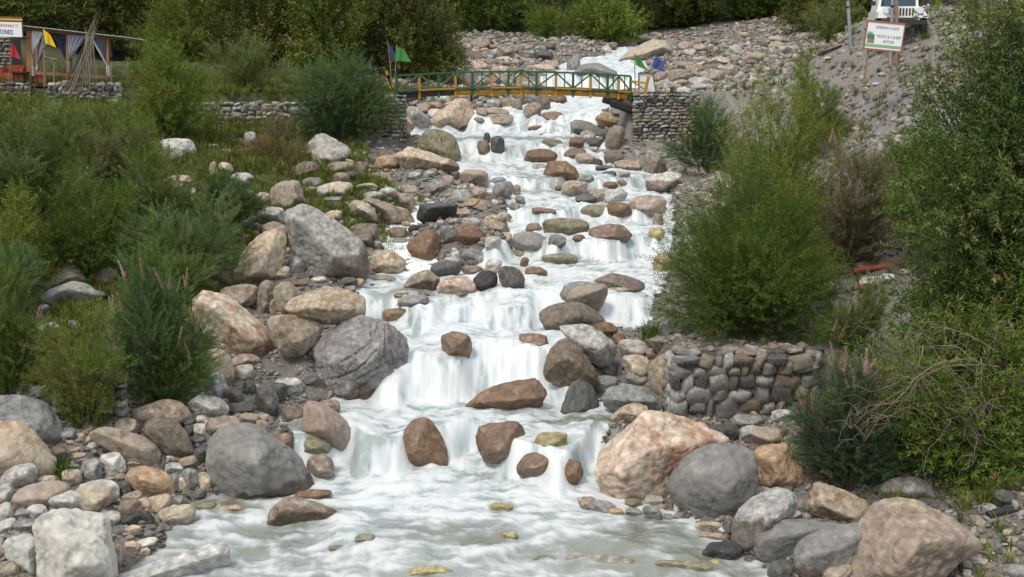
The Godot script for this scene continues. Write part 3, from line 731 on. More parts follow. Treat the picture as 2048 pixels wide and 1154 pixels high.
	plain(512, 280, [[220, 765, 370, 935, "pale"], [110, 880, 240, 975, "cream"], [200, 750, 250, 800, "orange"], [0, 365, 115, 475, "cream"], [10, 465, 210, 590, "white"], [50, 570, 230, 720, "tan"], [325, 260, 470, 325, "grey"], [335, 325, 435, 380, "tan"], [425, 330, 515, 400, "pale"], [430, 290, 680, 395, "cream"], [540, 225, 660, 310, "tan"], [620, 215, 735, 295, "dark"], [690, 150, 790, 260, "brown"], [620, 295, 690, 340, "pink"], [365, 100, 525, 210, "tan"], [480, 150, 690, 245, "tan"], [110, 70, 225, 190, "grey"], [255, 150, 440, 260, "brown"], [830, 105, 1010, 205, "orange"], [815, 225, 980, 280, "pink"], [700, 300, 860, 360, "cream"], [860, 330, 985, 400, "pale"], [965, 370, 1115, 485, "tan"], [740, 360, 890, 425, "pale"], [985, 315, 1145, 390, "pink"], [1065, 220, 1155, 275, "pale"], [1170, 215, 1255, 260, "pale"], [1205, 280, 1360, 370, "grey"], [1305, 245, 1385, 310, "pink"], [1425, 205, 1625, 300, "pink"], [1360, 215, 1425, 280, "dark"], [1260, 210, 1320, 250, "tan"], [1515, 260, 1635, 345, "pale"], [1635, 260, 1755, 320, "grey"], [1645, 285, 1800, 425, "grey"], [1365, 345, 1510, 445, "pale"], [1500, 330, 1610, 410, "tan"], [1420, 405, 1570, 480, "orange"], [1490, 415, 1650, 495, "tan"], [1345, 480, 1510, 545, "pink"], [475, 490, 605, 570, "cream"], [470, 395, 640, 430, "grey"], [1590, 520, 1715, 610, "cream"], [1610, 565, 1760, 650, "tan"], [1320, 545, 1430, 600, "tan"], [1480, 545, 1570, 590, "pale"], [1700, 510, 1790, 580, "tan"], [665, 580, 860, 700, "brown"], [700, 655, 815, 735, "brown"], [920, 605, 1070, 700, "brown"], [1060, 595, 1155, 645, "black"], [1020, 565, 1080, 615, "orange"], [860, 585, 905, 615, "black"], [800, 705, 880, 765, "grey"], [950, 680, 1100, 740, "grey*"], [1280, 615, 1430, 720, "dark"], [1400, 590, 1600, 735, "rust"], [1280, 765, 1340, 840, "grey"], [1350, 775, 1425, 830, "white"], [1310, 815, 1430, 880, "pale"], [1435, 760, 1620, 880, "grey"], [1220, 840, 1440, 950, "dark"], [1440, 875, 1590, 945, "brown"], [1600, 830, 1720, 910, "white"], [1515, 910, 1690, 1050, "black"], [1690, 880, 1880, 1040, "dark"], [1595, 670, 1720, 760, "white"], [1715, 645, 1790, 710, "cream"], [1585, 890, 1690, 945, "tan"], [720, 940, 980, 1000, "tan*"], [580, 960, 710, 1040, "dark"], [670, 965, 760, 1040, "orange"], [280, 935, 400, 975, "dark"], [190, 970, 390, 1030, "brown"], [615, 1020, 700, 1060, "grey"], [515, 960, 570, 1010, "black"], [380, 955, 490, 1000, "white"]])
	plain(1024, 280, [[85, 60, 320, 165, "rust"], [135, 165, 240, 215, "grey*"], [360, 55, 520, 130, "brown"], [440, 90, 590, 180, "pink"], [545, 130, 635, 185, "black"], [580, 175, 710, 215, "dark"], [710, 140, 915, 215, "tan"], [1195, 160, 1265, 230, "grey"], [1220, 185, 1380, 250, "cream"], [745, 220, 830, 265, "tan"], [630, 215, 730, 255, "dark"], [465, 245, 575, 300, "grey"], [340, 280, 530, 395, "pink"], [300, 315, 350, 360, "rust"], [500, 340, 680, 395, "tan*"], [590, 290, 745, 340, "rust"], [735, 280, 805, 315, "brown"], [580, 360, 660, 440, "tan"], [630, 340, 810, 440, "pale"], [440, 380, 600, 440, "dark"], [660, 430, 840, 540, "rust"], [810, 385, 1080, 530, "pink"], [480, 450, 730, 550, "olive"], [135, 470, 310, 525, "rust*"], [210, 545, 540, 670, "olive"], [95, 580, 210, 645, "brown"], [540, 585, 840, 720, "rust*"], [980, 510, 1060, 610, "tan"], [950, 610, 1070, 700, "yellow*"], [0, 640, 250, 770, "grey"], [250, 660, 380, 750, "grey"], [420, 660, 510, 720, "rust"], [0, 310, 60, 400, "tan"], [20, 390, 95, 450, "grey"], [-20, 440, 60, 500, "olive"], [200, 790, 460, 880, "olive*"], [110, 755, 220, 785, "olive*"], [0, 765, 110, 820, "olive"], [55, 820, 120, 885, "rust"], [90, 885, 250, 975, "rust*"], [985, 790, 1120, 935, "orange"], [670, 1030, 820, 1075, "pink"]])
	plain(1024, 560, [[570, 295, 740, 390, "rust"], [700, 370, 800, 450, "rust"], [740, 415, 955, 535, "pale"], [930, 475, 1020, 550, "tan"], [770, 520, 970, 665, "cream"], [620, 550, 730, 680, "grey"], [580, 665, 740, 785, "grey"], [730, 565, 790, 665, "grey"], [790, 640, 960, 740, "grey"], [50, 370, 265, 490, "rust*"], [960, 390, 1130, 480, "tan"], [1065, 840, 1110, 920, "grey"]])
	plain(512, 0, [[1040, 810, 1110, 900, "cream"], [1250, 655, 1365, 740, "white"], [1185, 640, 1250, 720, "pale"], [1070, 700, 1135, 740, "pink"], [1120, 725, 1220, 790, "pink"], [1200, 710, 1310, 760, "orange"], [1310, 710, 1390, 750, "tan"], [1200, 760, 1300, 825, "white"], [1360, 640, 1480, 710, "cream"], [1480, 640, 1650, 705, "pink"], [1650, 650, 1740, 690, "dark"], [1610, 695, 1680, 750, "pale"], [1660, 690, 1720, 750, "pale"], [1715, 690, 1800, 760, "orange"], [1580, 755, 1770, 810, "pink"], [1540, 750, 1620, 810, "tan"], [1520, 820, 1600, 870, "grey"], [1600, 795, 1800, 870, "tan"], [1430, 265, 1490, 300, "tan"], [1490, 265, 1640, 350, "tan"], [1420, 355, 1600, 420, "brown"], [1625, 345, 1695, 415, "pale"], [1700, 325, 1800, 405, "tan"], [1590, 270, 1660, 320, "brown"], [1440, 300, 1510, 355, "white"], [1340, 450, 1510, 500, "pink"], [1490, 425, 1625, 500, "cream"], [1590, 410, 1690, 460, "tan"], [1680, 395, 1800, 440, "cream"], [1640, 460, 1770, 510, "cream"], [1310, 385, 1410, 450, "cream"], [1240, 510, 1330, 590, "pale"], [1400, 515, 1510, 590, "cream"], [1520, 530, 1620, 600, "pale"], [1650, 520, 1760, 600, "pink"], [1590, 925, 1640, 1010, "dark"], [1545, 980, 1640, 1090, "brown"], [1640, 950, 1740, 1075, "dark"]])
	plain(1024, 0, [[380, 400, 480, 505, "grey"], [1045, 275, 1160, 345, "grey"], [1160, 290, 1275, 355, "pink"], [1265, 265, 1350, 320, "tan"], [1265, 310, 1370, 380, "cream"], [1205, 340, 1290, 385, "white"], [930, 330, 1040, 380, "grey"], [620, 325, 700, 380, "white"], [675, 295, 740, 345, "tan"], [1515, 315, 1615, 390, "pale"], [1650, 365, 1800, 450, "pink"], [1390, 395, 1530, 460, "cream"], [1150, 430, 1330, 500, "pink"], [1230, 415, 1350, 455, "brown"], [1090, 480, 1240, 590, "pink"], [1005, 560, 1160, 630, "pale"], [1240, 540, 1420, 620, "pale"], [1370, 490, 1490, 590, "pink"], [1300, 460, 1440, 510, "brown"], [1460, 455, 1590, 560, "pink"], [1250, 585, 1410, 630, "pale"], [1145, 610, 1255, 665, "white"], [1150, 555, 1250, 610, "pink"], [985, 500, 1090, 590, "pink"], [1520, 395, 1610, 450, "grey"], [1640, 420, 1720, 460, "tan"], [140, 450, 310, 510, "cream"], [225, 420, 330, 475, "pink"], [150, 350, 290, 430, "dark"], [230, 295, 310, 355, "brown"], [180, 320, 240, 365, "grey"], [0, 320, 50, 380, "tan"], [0, 410, 50, 460, "cream"], [60, 370, 140, 400, "dark"], [0, 640, 100, 730, "brown"], [95, 650, 190, 730, "grey"], [185, 650, 270, 780, "brown"], [255, 660, 385, 725, "rust"], [0, 690, 75, 780, "tan"], [75, 715, 210, 820, "tan"], [210, 780, 365, 840, "rust*"], [475, 910, 585, 1000, "pale"], [505, 965, 655, 1040, "dark"], [395, 955, 510, 1030, "rust"], [690, 740, 810, 810, "grey"], [645, 890, 740, 950, "cream"], [650, 880, 790, 1050, "tan"], [515, 1025, 610, 1065, "pale"], [590, 1040, 700, 1080, "grey"], [110, 875, 265, 915, "rust*"], [190, 925, 360, 950, "tan*"], [210, 970, 360, 1040, "olive*"], [640, 1050, 780, 1150, "brown"]])
	plain(1536, 0, [[0, 250, 130, 300, "cream"], [0, 290, 120, 345, "cream"], [0, 330, 70, 400, "pale"], [70, 320, 160, 380, "pale"], [5, 480, 60, 530, "dark"]])
	plain(1536, 280, [[370, 850, 480, 990, "cream"], [495, 865, 600, 940, "tan"], [600, 850, 730, 935, "tan"], [640, 950, 790, 1040, "white"], [780, 930, 885, 1000, "white"], [345, 980, 470, 1100, "cream"], [920, 900, 1000, 940, "white"]])
	plain(0, 0, [[1110, 1045, 1285, 1150, "tan"], [1120, 965, 1370, 1090, "white"], [1390, 1005, 1555, 1040, "pale"], [1500, 1040, 1630, 1095, "cream"], [1620, 965, 1700, 1010, "grey"], [1700, 920, 1790, 1035, "pale"]])
	plain(0, 280, [[1150, 245, 1350, 315, "cream"], [1160, 290, 1280, 350, "white"], [1260, 335, 1370, 410, "white"], [1460, 150, 1520, 270, "cream"], [1530, 155, 1630, 230, "cream"], [1620, 225, 1780, 320, "pale"], [1600, 345, 1790, 420, "cream"], [1410, 905, 1615, 1030, "brown"], [640, 890, 830, 1050, "brown"]])

func label_rocks():
	var todo := []
	var count := {}
	for o in get_children():
		if not o.has_meta("auto"): continue
		var a: Array = o.get_meta("auto")
		o.remove_meta("auto")
		var near := []
		for l in landmarks: near.append([l[0].distance_to(o.position), l[1]])
		near.sort_custom(func(p, q): return p[0] < q[0])
		var txt: String = (a[3] + " " if a[3] != "" else "") + a[0] + " " + a[1] + " " + a[2] + " " + a[4]
		var one: String = txt + " near " + near[0][1]
		count[one] = count.get(one, 0) + 1
		todo.append([o, one, txt + " between " + near[0][1] + " and " + near[1][1], txt + " between " + near[0][1] + " and " + near[2][1], a[4]])
	var taken := {}
	for t in todo:
		var txt: String = t[1]
		if count[txt] > 1:
			for q in [t[2], t[3]]:
				if not taken.has(q) and q.split(" ").size() <= 16:
					txt = q
					break
		taken[txt] = true
		tag(t[0], txt, t[4], "boulders of the stream and its banks" if t[4] == "boulder" else "smaller stones of the banks")
# ------------------------------------------------------------------ ground, water, loose stones
func build_ground():
	var rows := 300
	var cols := 320
	var v := PackedVector3Array()
	var col := PackedColorArray()
	for j in rows:
		var D := 5.0 * pow(1.0122, j)
		for i in cols:
			var t := -1.0 + 2.0 * i / (cols - 1.0)
			var x := t * (absf(t) * 0.45 + 0.55) * (D * 1.05 + 6.0)
			var h := ground(x, D)
			v.append(Vector3(x, h, -D))
			var l := look(left_t, D)
			var r := look(right_t, D)
			var e := maxf(l - x, x - r)
			var n := n_ground.get_noise_2d(x * 3.0, D * 3.0)
			var n2 := n_fine.get_noise_2d(x * 11.0, D * 11.0)
			var c := Color(0.24, 0.215, 0.19).lerp(Color(0.33, 0.31, 0.285), clampf(0.5 + n, 0, 1))
			if e < 0.0: c = Color(0.2, 0.17, 0.11).lerp(Color(0.27, 0.25, 0.2), clampf(0.5 + n * 1.5, 0, 1))
			elif x < l:
				var green := sm((e - 2.6 + 2.0 * n) / 1.2) * (0.95 if D > 19.0 else 0.1) * (1.0 - sm((D - 55.0) / 3.0) * (1.0 - sm((e - 11.0) / 3.0)))
				c = c.lerp(Color(0.07, 0.1, 0.026).lerp(Color(0.11, 0.11, 0.045), clampf(0.4 + n2, 0, 1)), green)
			elif D > 24.0 and D < 56.0:
				c = c.lerp(Color(0.35, 0.325, 0.295), 0.75)
			if D > 86.0: c = c.lerp(Color(0.06, 0.07, 0.03), sm((D - 86.0) / 6.0))
			c = c * (1.0 + 0.3 * n2)
			c.a = 1.0
			col.append(c)
	var idx := PackedInt32Array()
	for j in rows - 1:
		for i in cols - 1:
			var a := j * cols + i
			idx.append_array(PackedInt32Array([a, a + cols, a + 1, a + 1, a + cols, a + cols + 1]))
	var g := top("ground", smooth_mesh(v, idx, col), M.ground)
	tag(g, "stony valley floor with gravel banks and grassy terraces", "", "", "structure")

func foam_base(D: float) -> float:
	var tab := [[10.0, 0.46], [14.2, 0.5], [15.2, 0.62], [15.9, 0.88], [17.0, 0.96], [18.2, 0.82], [19.2, 0.78], [20.0, 0.92], [22.0, 0.98], [25.5, 0.95], [30.0, 0.9], [32.0, 0.84], [35.0, 0.74], [39.0, 0.74], [43.0, 0.86], [48.0, 0.86], [56.0, 0.97], [90.0, 0.97]]
	var k := 0
	while k < tab.size() - 2 and tab[k + 1][0] < D: k += 1
	return lerpf(tab[k][1], tab[k + 1][1], clampf((D - tab[k][0]) / (tab[k + 1][0] - tab[k][0]), 0, 1))

func water_sheet(centre: Callable, half: Callable, d0: float, d1: float, rows: int, cols: int, whiteness: float, called: String, label: String):
	var v := PackedVector3Array()
	var cw := PackedColorArray()
	var cf := PackedColorArray()
	var vf := PackedVector3Array()
	for j in rows:
		var D := d0 * pow(d1 / d0, j / (rows - 1.0))
		var cx: float = centre.call(D)
		var hw: float = half.call(D)
		for i in cols:
			var t := -1.0 + 2.0 * i / (cols - 1.0)
			var x := cx + t * hw
			var p := water_level(x, D)
			var slope := clampf((water_level(x, D + 0.12) - water_level(x, D - 0.12)) / 0.24, 0.0, 2.0)
			var warp := n_water.get_noise_2d(x * 2.2, D * 2.2) * 0.35
			var streak := n_water.get_noise_2d(x * 16.0 + warp * 8.0, D * 2.4 + 300.0)
			var fine := n_water.get_noise_2d(x * 42.0 + warp * 10.0, D * 6.5 + 90.0)
			var lump := n_water.get_noise_2d(x * 6.0, D * 6.0 + 700.0)
			var b := foam_base(D) * whiteness
			for q in calm:
				var dx: float = (x - q[0]) / q[2]
				var dd: float = (D - q[1]) / q[3]
				var s := dx * dx + dd * dd
				if s < 4.0: b -= q[4] * exp(-s)
			b += minf(slope, 1.2) * 0.35
			var over := 0.0
			for q in drapes:
				if absf(D - q[1]) > 3.0 or absf(x - q[0]) > 3.0: continue
				var dx: float = (x - q[0]) / q[2]
				var dd: float = (D - q[1] - q[3] * 0.5) / q[3]
				var s := dx * dx + dd * dd
				if s < 5.0:
					p += q[4] * exp(-s)
					over = maxf(over, exp(-s * 1.3))
			var tmb := clampf(b, 0.0, 1.0)
			var chop := n_water.get_noise_2d(x * 11.0 + warp * 6.0, D * 15.0 + 55.0)
			var ridge := 1.0 - 2.0 * absf(n_water.get_noise_2d(x * 7.0 + warp * 5.0, D * 9.0 + 500.0))
			var foamy := n_water.get_noise_2d(x * 70.0, D * 34.0 + 20.0)
			var amp := minf(1.7, 0.5 + D * 0.018)
			p += amp * (tmb * (0.09 * lump + 0.05 * streak + 0.014 * fine) + (1.0 - 0.6 * tmb) * (0.075 * chop + 0.06 * ridge) + 0.006 * foamy)
			var f := sm((b - 0.40 + 0.55 * streak + 0.5 * lump + 0.3 * fine + 0.22 * foamy - 0.42 * over) / 0.6)
			var cross := n_water.get_noise_2d(x * 9.0 + warp * 7.0, D * 24.0 + 410.0)
			var cross2 := n_water.get_noise_2d(x * 24.0 + warp * 14.0, D * 55.0 + 610.0)
			var pool := 1.0 - sm((slope - 0.14) / 0.22)
			var thin := (0.93 - 0.2 * (1.0 - tmb)) * sm((b - 0.20 + 0.55 * cross + 0.3 * cross2 + 0.35 * lump + 0.2 * foamy + 0.2 * ridge - 0.42 * over) / 0.8)
			f = lerpf(f, thin, pool)
			p += pool * amp * (0.03 * cross + 0.012 * cross2)
			v.append(Vector3(x, p, -D))
			vf.append(Vector3(x, p + 0.008, -D))
			var wc := Color(0.15, 0.155, 0.12).lerp(Color(0.36, 0.42, 0.40), clampf(tmb * 1.1 - 0.25 + lump * 0.4, 0.0, 1.0))
			wc.a = clampf(0.45 + 0.4 * tmb - 0.4 * over, 0.1, 0.9)
			cw.append(wc)
			var fc := Color(0.66, 0.68, 0.685).lerp(Color(0.35, 0.42, 0.44), clampf(0.28 - lerpf(0.8 * streak + 0.5 * fine, 0.7 * cross + 0.6 * cross2, pool) - 0.5 * lump, 0.0, 0.9))  # foam troughs tinted grey-blue: shading put into the colour along the relief
			fc.a = f * (0.95 - 0.12 * (1.0 - tmb))
			cf.append(fc)
	var idx := PackedInt32Array()
	var fidx := PackedInt32Array()
	for j in rows - 1:
		for i in cols - 1:
			var a := j * cols + i
			var six := PackedInt32Array([a, a + cols, a + 1, a + 1, a + cols, a + cols + 1])
			idx.append_array(six)
			if cf[a].a > 0.02 or cf[a + 1].a > 0.02 or cf[a + cols].a > 0.02 or cf[a + cols + 1].a > 0.02: fidx.append_array(six)
	tag(top("water" if called == "" else called + "_water", smooth_mesh(v, idx, cw), M.water), label, "", "", "structure")
	tag(top("foam" if called == "" else called + "_foam", smooth_mesh(vf, fidx, cf), M.foam), "white foam on " + label, "foam", "", "stuff")

func water_level(x: float, D: float) -> float:
	return look(prof_t, D + step_shift(x, D)) - 0.03

func step_shift(x: float, D: float) -> float:
	return 1.5 * n_ground.get_noise_2d(x * 4.0 + 200.0, 40.0 + D * 1.5)

func side_level(D: float) -> float:
	return lin_h(D) - 0.02 + 0.10 * (sm((D - 33.9) / 0.4) - 0.5) * float(absf(D - 34.1) < 2.0)

func build_water():
	for q in [[440, 990, 1.0, 0.5, 0.7], [400, 1090, 1.3, 0.9, 0.2], [1290, 1050, 1.2, 1.0, 0.2], [1170, 845, 0.7, 0.35, 0.8], [590, 850, 0.6, 0.5, 0.6], [800, 592, 0.8, 0.6, 0.55], [1330, 1130, 1.3, 0.8, 0.15], [1180, 505, 0.9, 0.5, 0.4], [1250, 675, 0.6, 0.4, 0.5], [1100, 370, 1.2, 1.2, 0.35], [900, 1075, 0.9, 0.35, 0.3], [1180, 350, 1.4, 1.2, 0.3], [1000, 1000, 0.8, 0.3, 0.2], [640, 1010, 0.5, 0.4, 0.4]]:
		var p := lin_at(q[0], q[1])
		calm.append([p.x, p.y, q[2], q[3], q[4]])
	water_sheet(func(D): return (look(left_t, D) + look(right_t, D)) * 0.5, func(D): return (look(right_t, D) - look(left_t, D)) * 0.5 + 0.35, 10.5, 84.0, 600, 230, 1.0, "", "mountain torrent rushing down in white steps")
	# the narrow side channel winding through the stones
	var st := begin()
	var v := PackedVector3Array()
	var c := PackedColorArray()
	var idx := PackedInt32Array()
	var n := 0
	var pts := []
	for i in side_pts.size() - 1:
		for k in 14: pts.append(side_pts[i].lerp(side_pts[i + 1], k / 14.0))
	for i in pts.size():
		var a: Vector2 = pts[maxi(i - 3, 0)]
		var b: Vector2 = pts[mini(i + 3, pts.size() - 1)]
		var s := (b - a).normalized().orthogonal()
		for k in 13:
			var t := (k - 6.0) / 6.0
			var q: Vector2 = pts[i] + s * t * 0.55
			var lump := n_water.get_noise_2d(q.x * 8.0, q.y * 8.0)
			var streak := n_water.get_noise_2d(t * 30.0, i * 2.0)
			v.append(Vector3(q.x, lin_h(q.y) - 0.045 + 0.03 * lump + 0.015 * streak, -q.y))
			var f := sm((0.55 + 0.6 * streak + 0.5 * lump + (0.3 if i > 40 else -0.45)) / 0.6)
			var w := Color(0.28, 0.29, 0.25).lerp(Color(0.8, 0.83, 0.84), f)
			w.a = 0.6 + 0.36 * f
			c.append(w)
	for i in pts.size() - 1:
		for k in 12:
			var a := i * 13 + k
			idx.append_array(PackedInt32Array([a, a + 1, a + 13, a + 1, a + 14, a + 13]))
	tag(top("stream_water", smooth_mesh(v, idx, c), M.water), "narrow side channel winding between the stones", "", "", "structure")

func unit_rock(seed_: int, color: String, sub: int, angular: float, flat := 0.7) -> ArrayMesh:
	rng.seed = seed_
	var poly := []
	var n := 8
	for i in n:
		var a := TAU * (i + rng.randf_range(-0.25, 0.25)) / n
		poly.append(Vector2(cos(a) * 0.5, sin(a) * 0.5 * flat))
	return rock_mesh(poly, 0.42, Vector3.RIGHT, Vector3.UP, Vector3.FORWARD, seed_, sub, lerpf(5, 12, angular), color, 0.9, [], Basis.IDENTITY)

func multi(called: String, mesh: Mesh, material: Material, xf: Array, cols: Array, parent: Node3D) -> MultiMeshInstance3D:
	var mm := MultiMesh.new()
	mm.transform_format = MultiMesh.TRANSFORM_3D
	mm.use_colors = true
	mm.mesh = mesh
	mm.instance_count = xf.size()
	for i in xf.size():
		mm.set_instance_transform(i, xf[i])
		mm.set_instance_color(i, cols[i])
	var o := MultiMeshInstance3D.new()
	o.name = called
	o.multimesh = mm
	o.material_override = material
	parent.add_child(o, true)
	return o

func build_cobbles():
	var root := thing("cobbles", "countless small cobbles and pebbles covering the banks and bars", "cobbles")
	root.set_meta("kind", "stuff")
	var kinds := ["pale", "white", "grey", "tan", "cream", "pink"]
	var meshes := []
	var xf := []
	var cl := []
	for k in 6:
		meshes.append(unit_rock(500 + k * 7, kinds[k], 2, 0.2 + 0.1 * k, 0.68))
		xf.append([])
		cl.append([])
	var g := RandomNumberGenerator.new()
	g.seed = 4242
	var made := 0
	var tries := 0
	while made < 52000 and tries < 200000:
		tries += 1
		var D := 11.0 * pow(88.0 / 11.0, pow(g.randf(), 1.2))
		var x := g.randf_range(-0.52, 0.52) * D
		var l := look(left_t, D)
		var r := look(right_t, D)
		var e := maxf(l - x, x - r)
		var dens := 0.0
		var size := 0.0
		if e < 0.0:
			dens = 0.12 if D < 30.0 else 0.05
			size = 0.1
		elif x < l:
			dens = 1.0 - sm((e - 3.2) / 2.0)
			if D < 17.5: dens = 1.0
			if D > 24.0 and D < 30.0 and e > 5.0: dens = 0.5      # bleached gravel patch
			if D > 40.0 and D < 55.0: dens *= 0.5
			if D > 56.0: dens = 0.9 if e < 12.0 else 0.0
		else:
			dens = 0.9 - 0.85 * sm((e - 2.4) / 1.5)
			if D < 17.0: dens = 0.9
			if D > 52.0: dens = 0.9
		dens *= 0.75 + n_ground.get_noise_2d(x * 5.0, D * 5.0)
		if D > 56.0: dens *= 1.1
		if g.randf() > dens: continue
		size = 0.025 + 0.15 * pow(g.randf(), 3.2)
		if D > 28.0: size = 0.045 + 0.25 * pow(g.randf(), 2.8)
		if D > 52.0: size = 0.12 + 0.45 * pow(g.randf(), 2.4)
		var y := ground(x, D)
		var k := g.randi() % 6
		if e < 0.0: k = 3
		var b := Basis.from_euler(Vector3(g.randf_range(-0.5, 0.5), g.randf() * TAU, g.randf_range(-0.5, 0.5))).scaled_local(Vector3(size * g.randf_range(0.8, 1.5), size * g.randf_range(0.7, 1.1), size * g.randf_range(0.8, 1.3)))
		xf[k].append(Transform3D(b, Vector3(x, y + size * 0.12, -D)))
		var f := g.randf_range(0.55, 1.15)
		var wet := 0.55 if e < 0.15 else 1.0
		cl[k].append(Color(f * wet * g.randf_range(0.94, 1.06), f * wet, f * wet * g.randf_range(0.92, 1.05)))
		made += 1
	# rubble of the road embankment
	for q in 9000:
		var D := g.randf_range(24.0, 46.0)
		var x := g.randf_range(0.2, 0.46) * D
		if x < look(right_t, D) + 1.6: continue
		var s := 0.05 + 0.32 * pow(g.randf(), 3.0)
		var k: int = [0, 2, 3, 0, 4][g.randi() % 5]
		var b := Basis.from_euler(Vector3(g.randf() * 6.0, g.randf() * 6.0, g.randf() * 6.0)).scaled_local(Vector3(s, s * 0.7, s))
		xf[k].append(Transform3D(b, Vector3(x, ground(x, D) + s * 0.1, -D)))
		var f := g.randf_range(0.6, 1.05)
		cl[k].append(Color(f, f, f))
	for k in 6: multi("cobble", meshes[k], M.cobble, xf[k], cl[k], root)

# ------------------------------------------------------------------ plants
func leaf(st: SurfaceTool, base: Vector3, dir: Vector3, side: Vector3, length: float, width: float, tint: Color):
	var tip := base + dir * length + side.cross(dir) * length * 0.12
	var m := base + dir * length * 0.45
	st.set_color(tint)
	for p in [base, m + side * width * 0.5, tip, base, tip, m - side * width * 0.5]: st.add_vertex(p)

func willow_twig(seed_: int, leaves: int, ll: float, lw: float) -> ArrayMesh:
	var g := RandomNumberGenerator.new()
	g.seed = seed_
	var st := begin()
	var L := 0.34
	for k in leaves:
		var t := (k + g.randf()) / leaves
		var a := k * 2.4 + g.randf() * 0.6
		var out := Vector3(cos(a), 0, sin(a))
		var p := Vector3(0.04 * t * t, L * t, 0.02 * sin(t * 5.0))
		var d := (out * g.randf_range(0.5, 1.0) + Vector3(0, g.randf_range(0.25, 1.0), 0)).normalized()
		var s := d.cross(Vector3(g.randf_range(-1, 1), g.randf_range(-1, 1), g.randf_range(-1, 1))).normalized()
		var f := g.randf_range(0.75, 1.2)
		leaf(st, p, d, s, ll * g.randf_range(0.7, 1.15), lw * g.randf_range(0.8, 1.2), Color(f, f, f * 0.95))
	st.set_color(Color(1.3, 0.9, 0.6))
	var w := 0.003
	for q in [[Vector3(-w, 0, 0), Vector3(w, 0, 0), Vector3(0.04, L, 0)]]:
		for p in q: st.add_vertex(p)
	return done(st)

func feather_twig(seed_: int) -> ArrayMesh:
	var g := RandomNumberGenerator.new()
	g.seed = seed_
	var st := begin()
	var L := 0.36
	for k in 22:
		var t := 0.08 + 0.92 * (k + g.randf()) / 22.0
		var a := k * 2.4
		var p := Vector3(0.1 * t * t, L * t, 0)
		var d := (Vector3(cos(a), 0, sin(a)) * 0.75 + Vector3(0.1, 0.85, 0)).normalized()
		var sl := 0.095 * (1.05 - t * 0.6)
		for q in 3:
			var pp := p + d * sl * q * 0.28
			var dd := (d + Vector3(g.randf_range(-0.6, 0.6), g.randf_range(-0.2, 0.6), g.randf_range(-0.6, 0.6))).normalized()
			var f := g.randf_range(0.7, 1.25)
			leaf(st, pp, dd, dd.cross(Vector3(g.randf_range(-1, 1), 0.3, g.randf_range(-1, 1))).normalized(), sl * (0.75 - 0.12 * q), 0.011, Color(f, f, f))
	return done(st)

func flower_spike() -> ArrayMesh:
	var g := RandomNumberGenerator.new()
	g.seed = 77
	var st := begin()
	for k in 60:
		var t := k / 60.0
		var a := k * 2.4
		var d := Vector3(cos(a), 0.5, sin(a)).normalized()
		var f := g.randf_range(0.7, 1.2)
		leaf(st, Vector3(0, 0.26 * t, 0), d, d.cross(Vector3.UP).normalized(), 0.034 * (1.1 - 0.7 * t), 0.016, Color(f, f, f))
	return done(st)

func grass_tuft(seed_: int) -> ArrayMesh:
	var g := RandomNumberGenerator.new()
	g.seed = seed_
	var st := begin()
	for k in 22:
		var a := g.randf() * TAU
		var o := Vector3(cos(a), 0, sin(a))
		var b := o * g.randf() * 0.06
		var h := g.randf_range(0.12, 0.34)
		var lean := g.randf_range(0.1, 0.6)
		var s := o.cross(Vector3.UP) * 0.006
		var m := b + Vector3(0, h * 0.6, 0) + o * lean * h * 0.35
		var tip := b + Vector3(0, h, 0) + o * lean * h
		var f := g.randf_range(0.7, 1.2)
		st.set_color(Color(f, f, f * 0.9))
		for p in [b - s, b + s, m + s, b - s, m + s, m - s, m - s, m + s, tip]: st.add_vertex(p)
	return done(st)

var TW := {}
func build_twigs():
	TW.willow = [willow_twig(1, 17, 0.085, 0.016), willow_twig(2, 15, 0.08, 0.015), willow_twig(3, 19, 0.075, 0.014)]
	TW.broad = [willow_twig(11, 15, 0.105, 0.024), willow_twig(12, 14, 0.1, 0.026), willow_twig(13, 17, 0.09, 0.022)]
	TW.feather = [feather_twig(21), feather_twig(22), feather_twig(23)]
	TW.flower = [flower_spike()]
	TW.grass = [grass_tuft(31), grass_tuft(32), grass_tuft(33)]

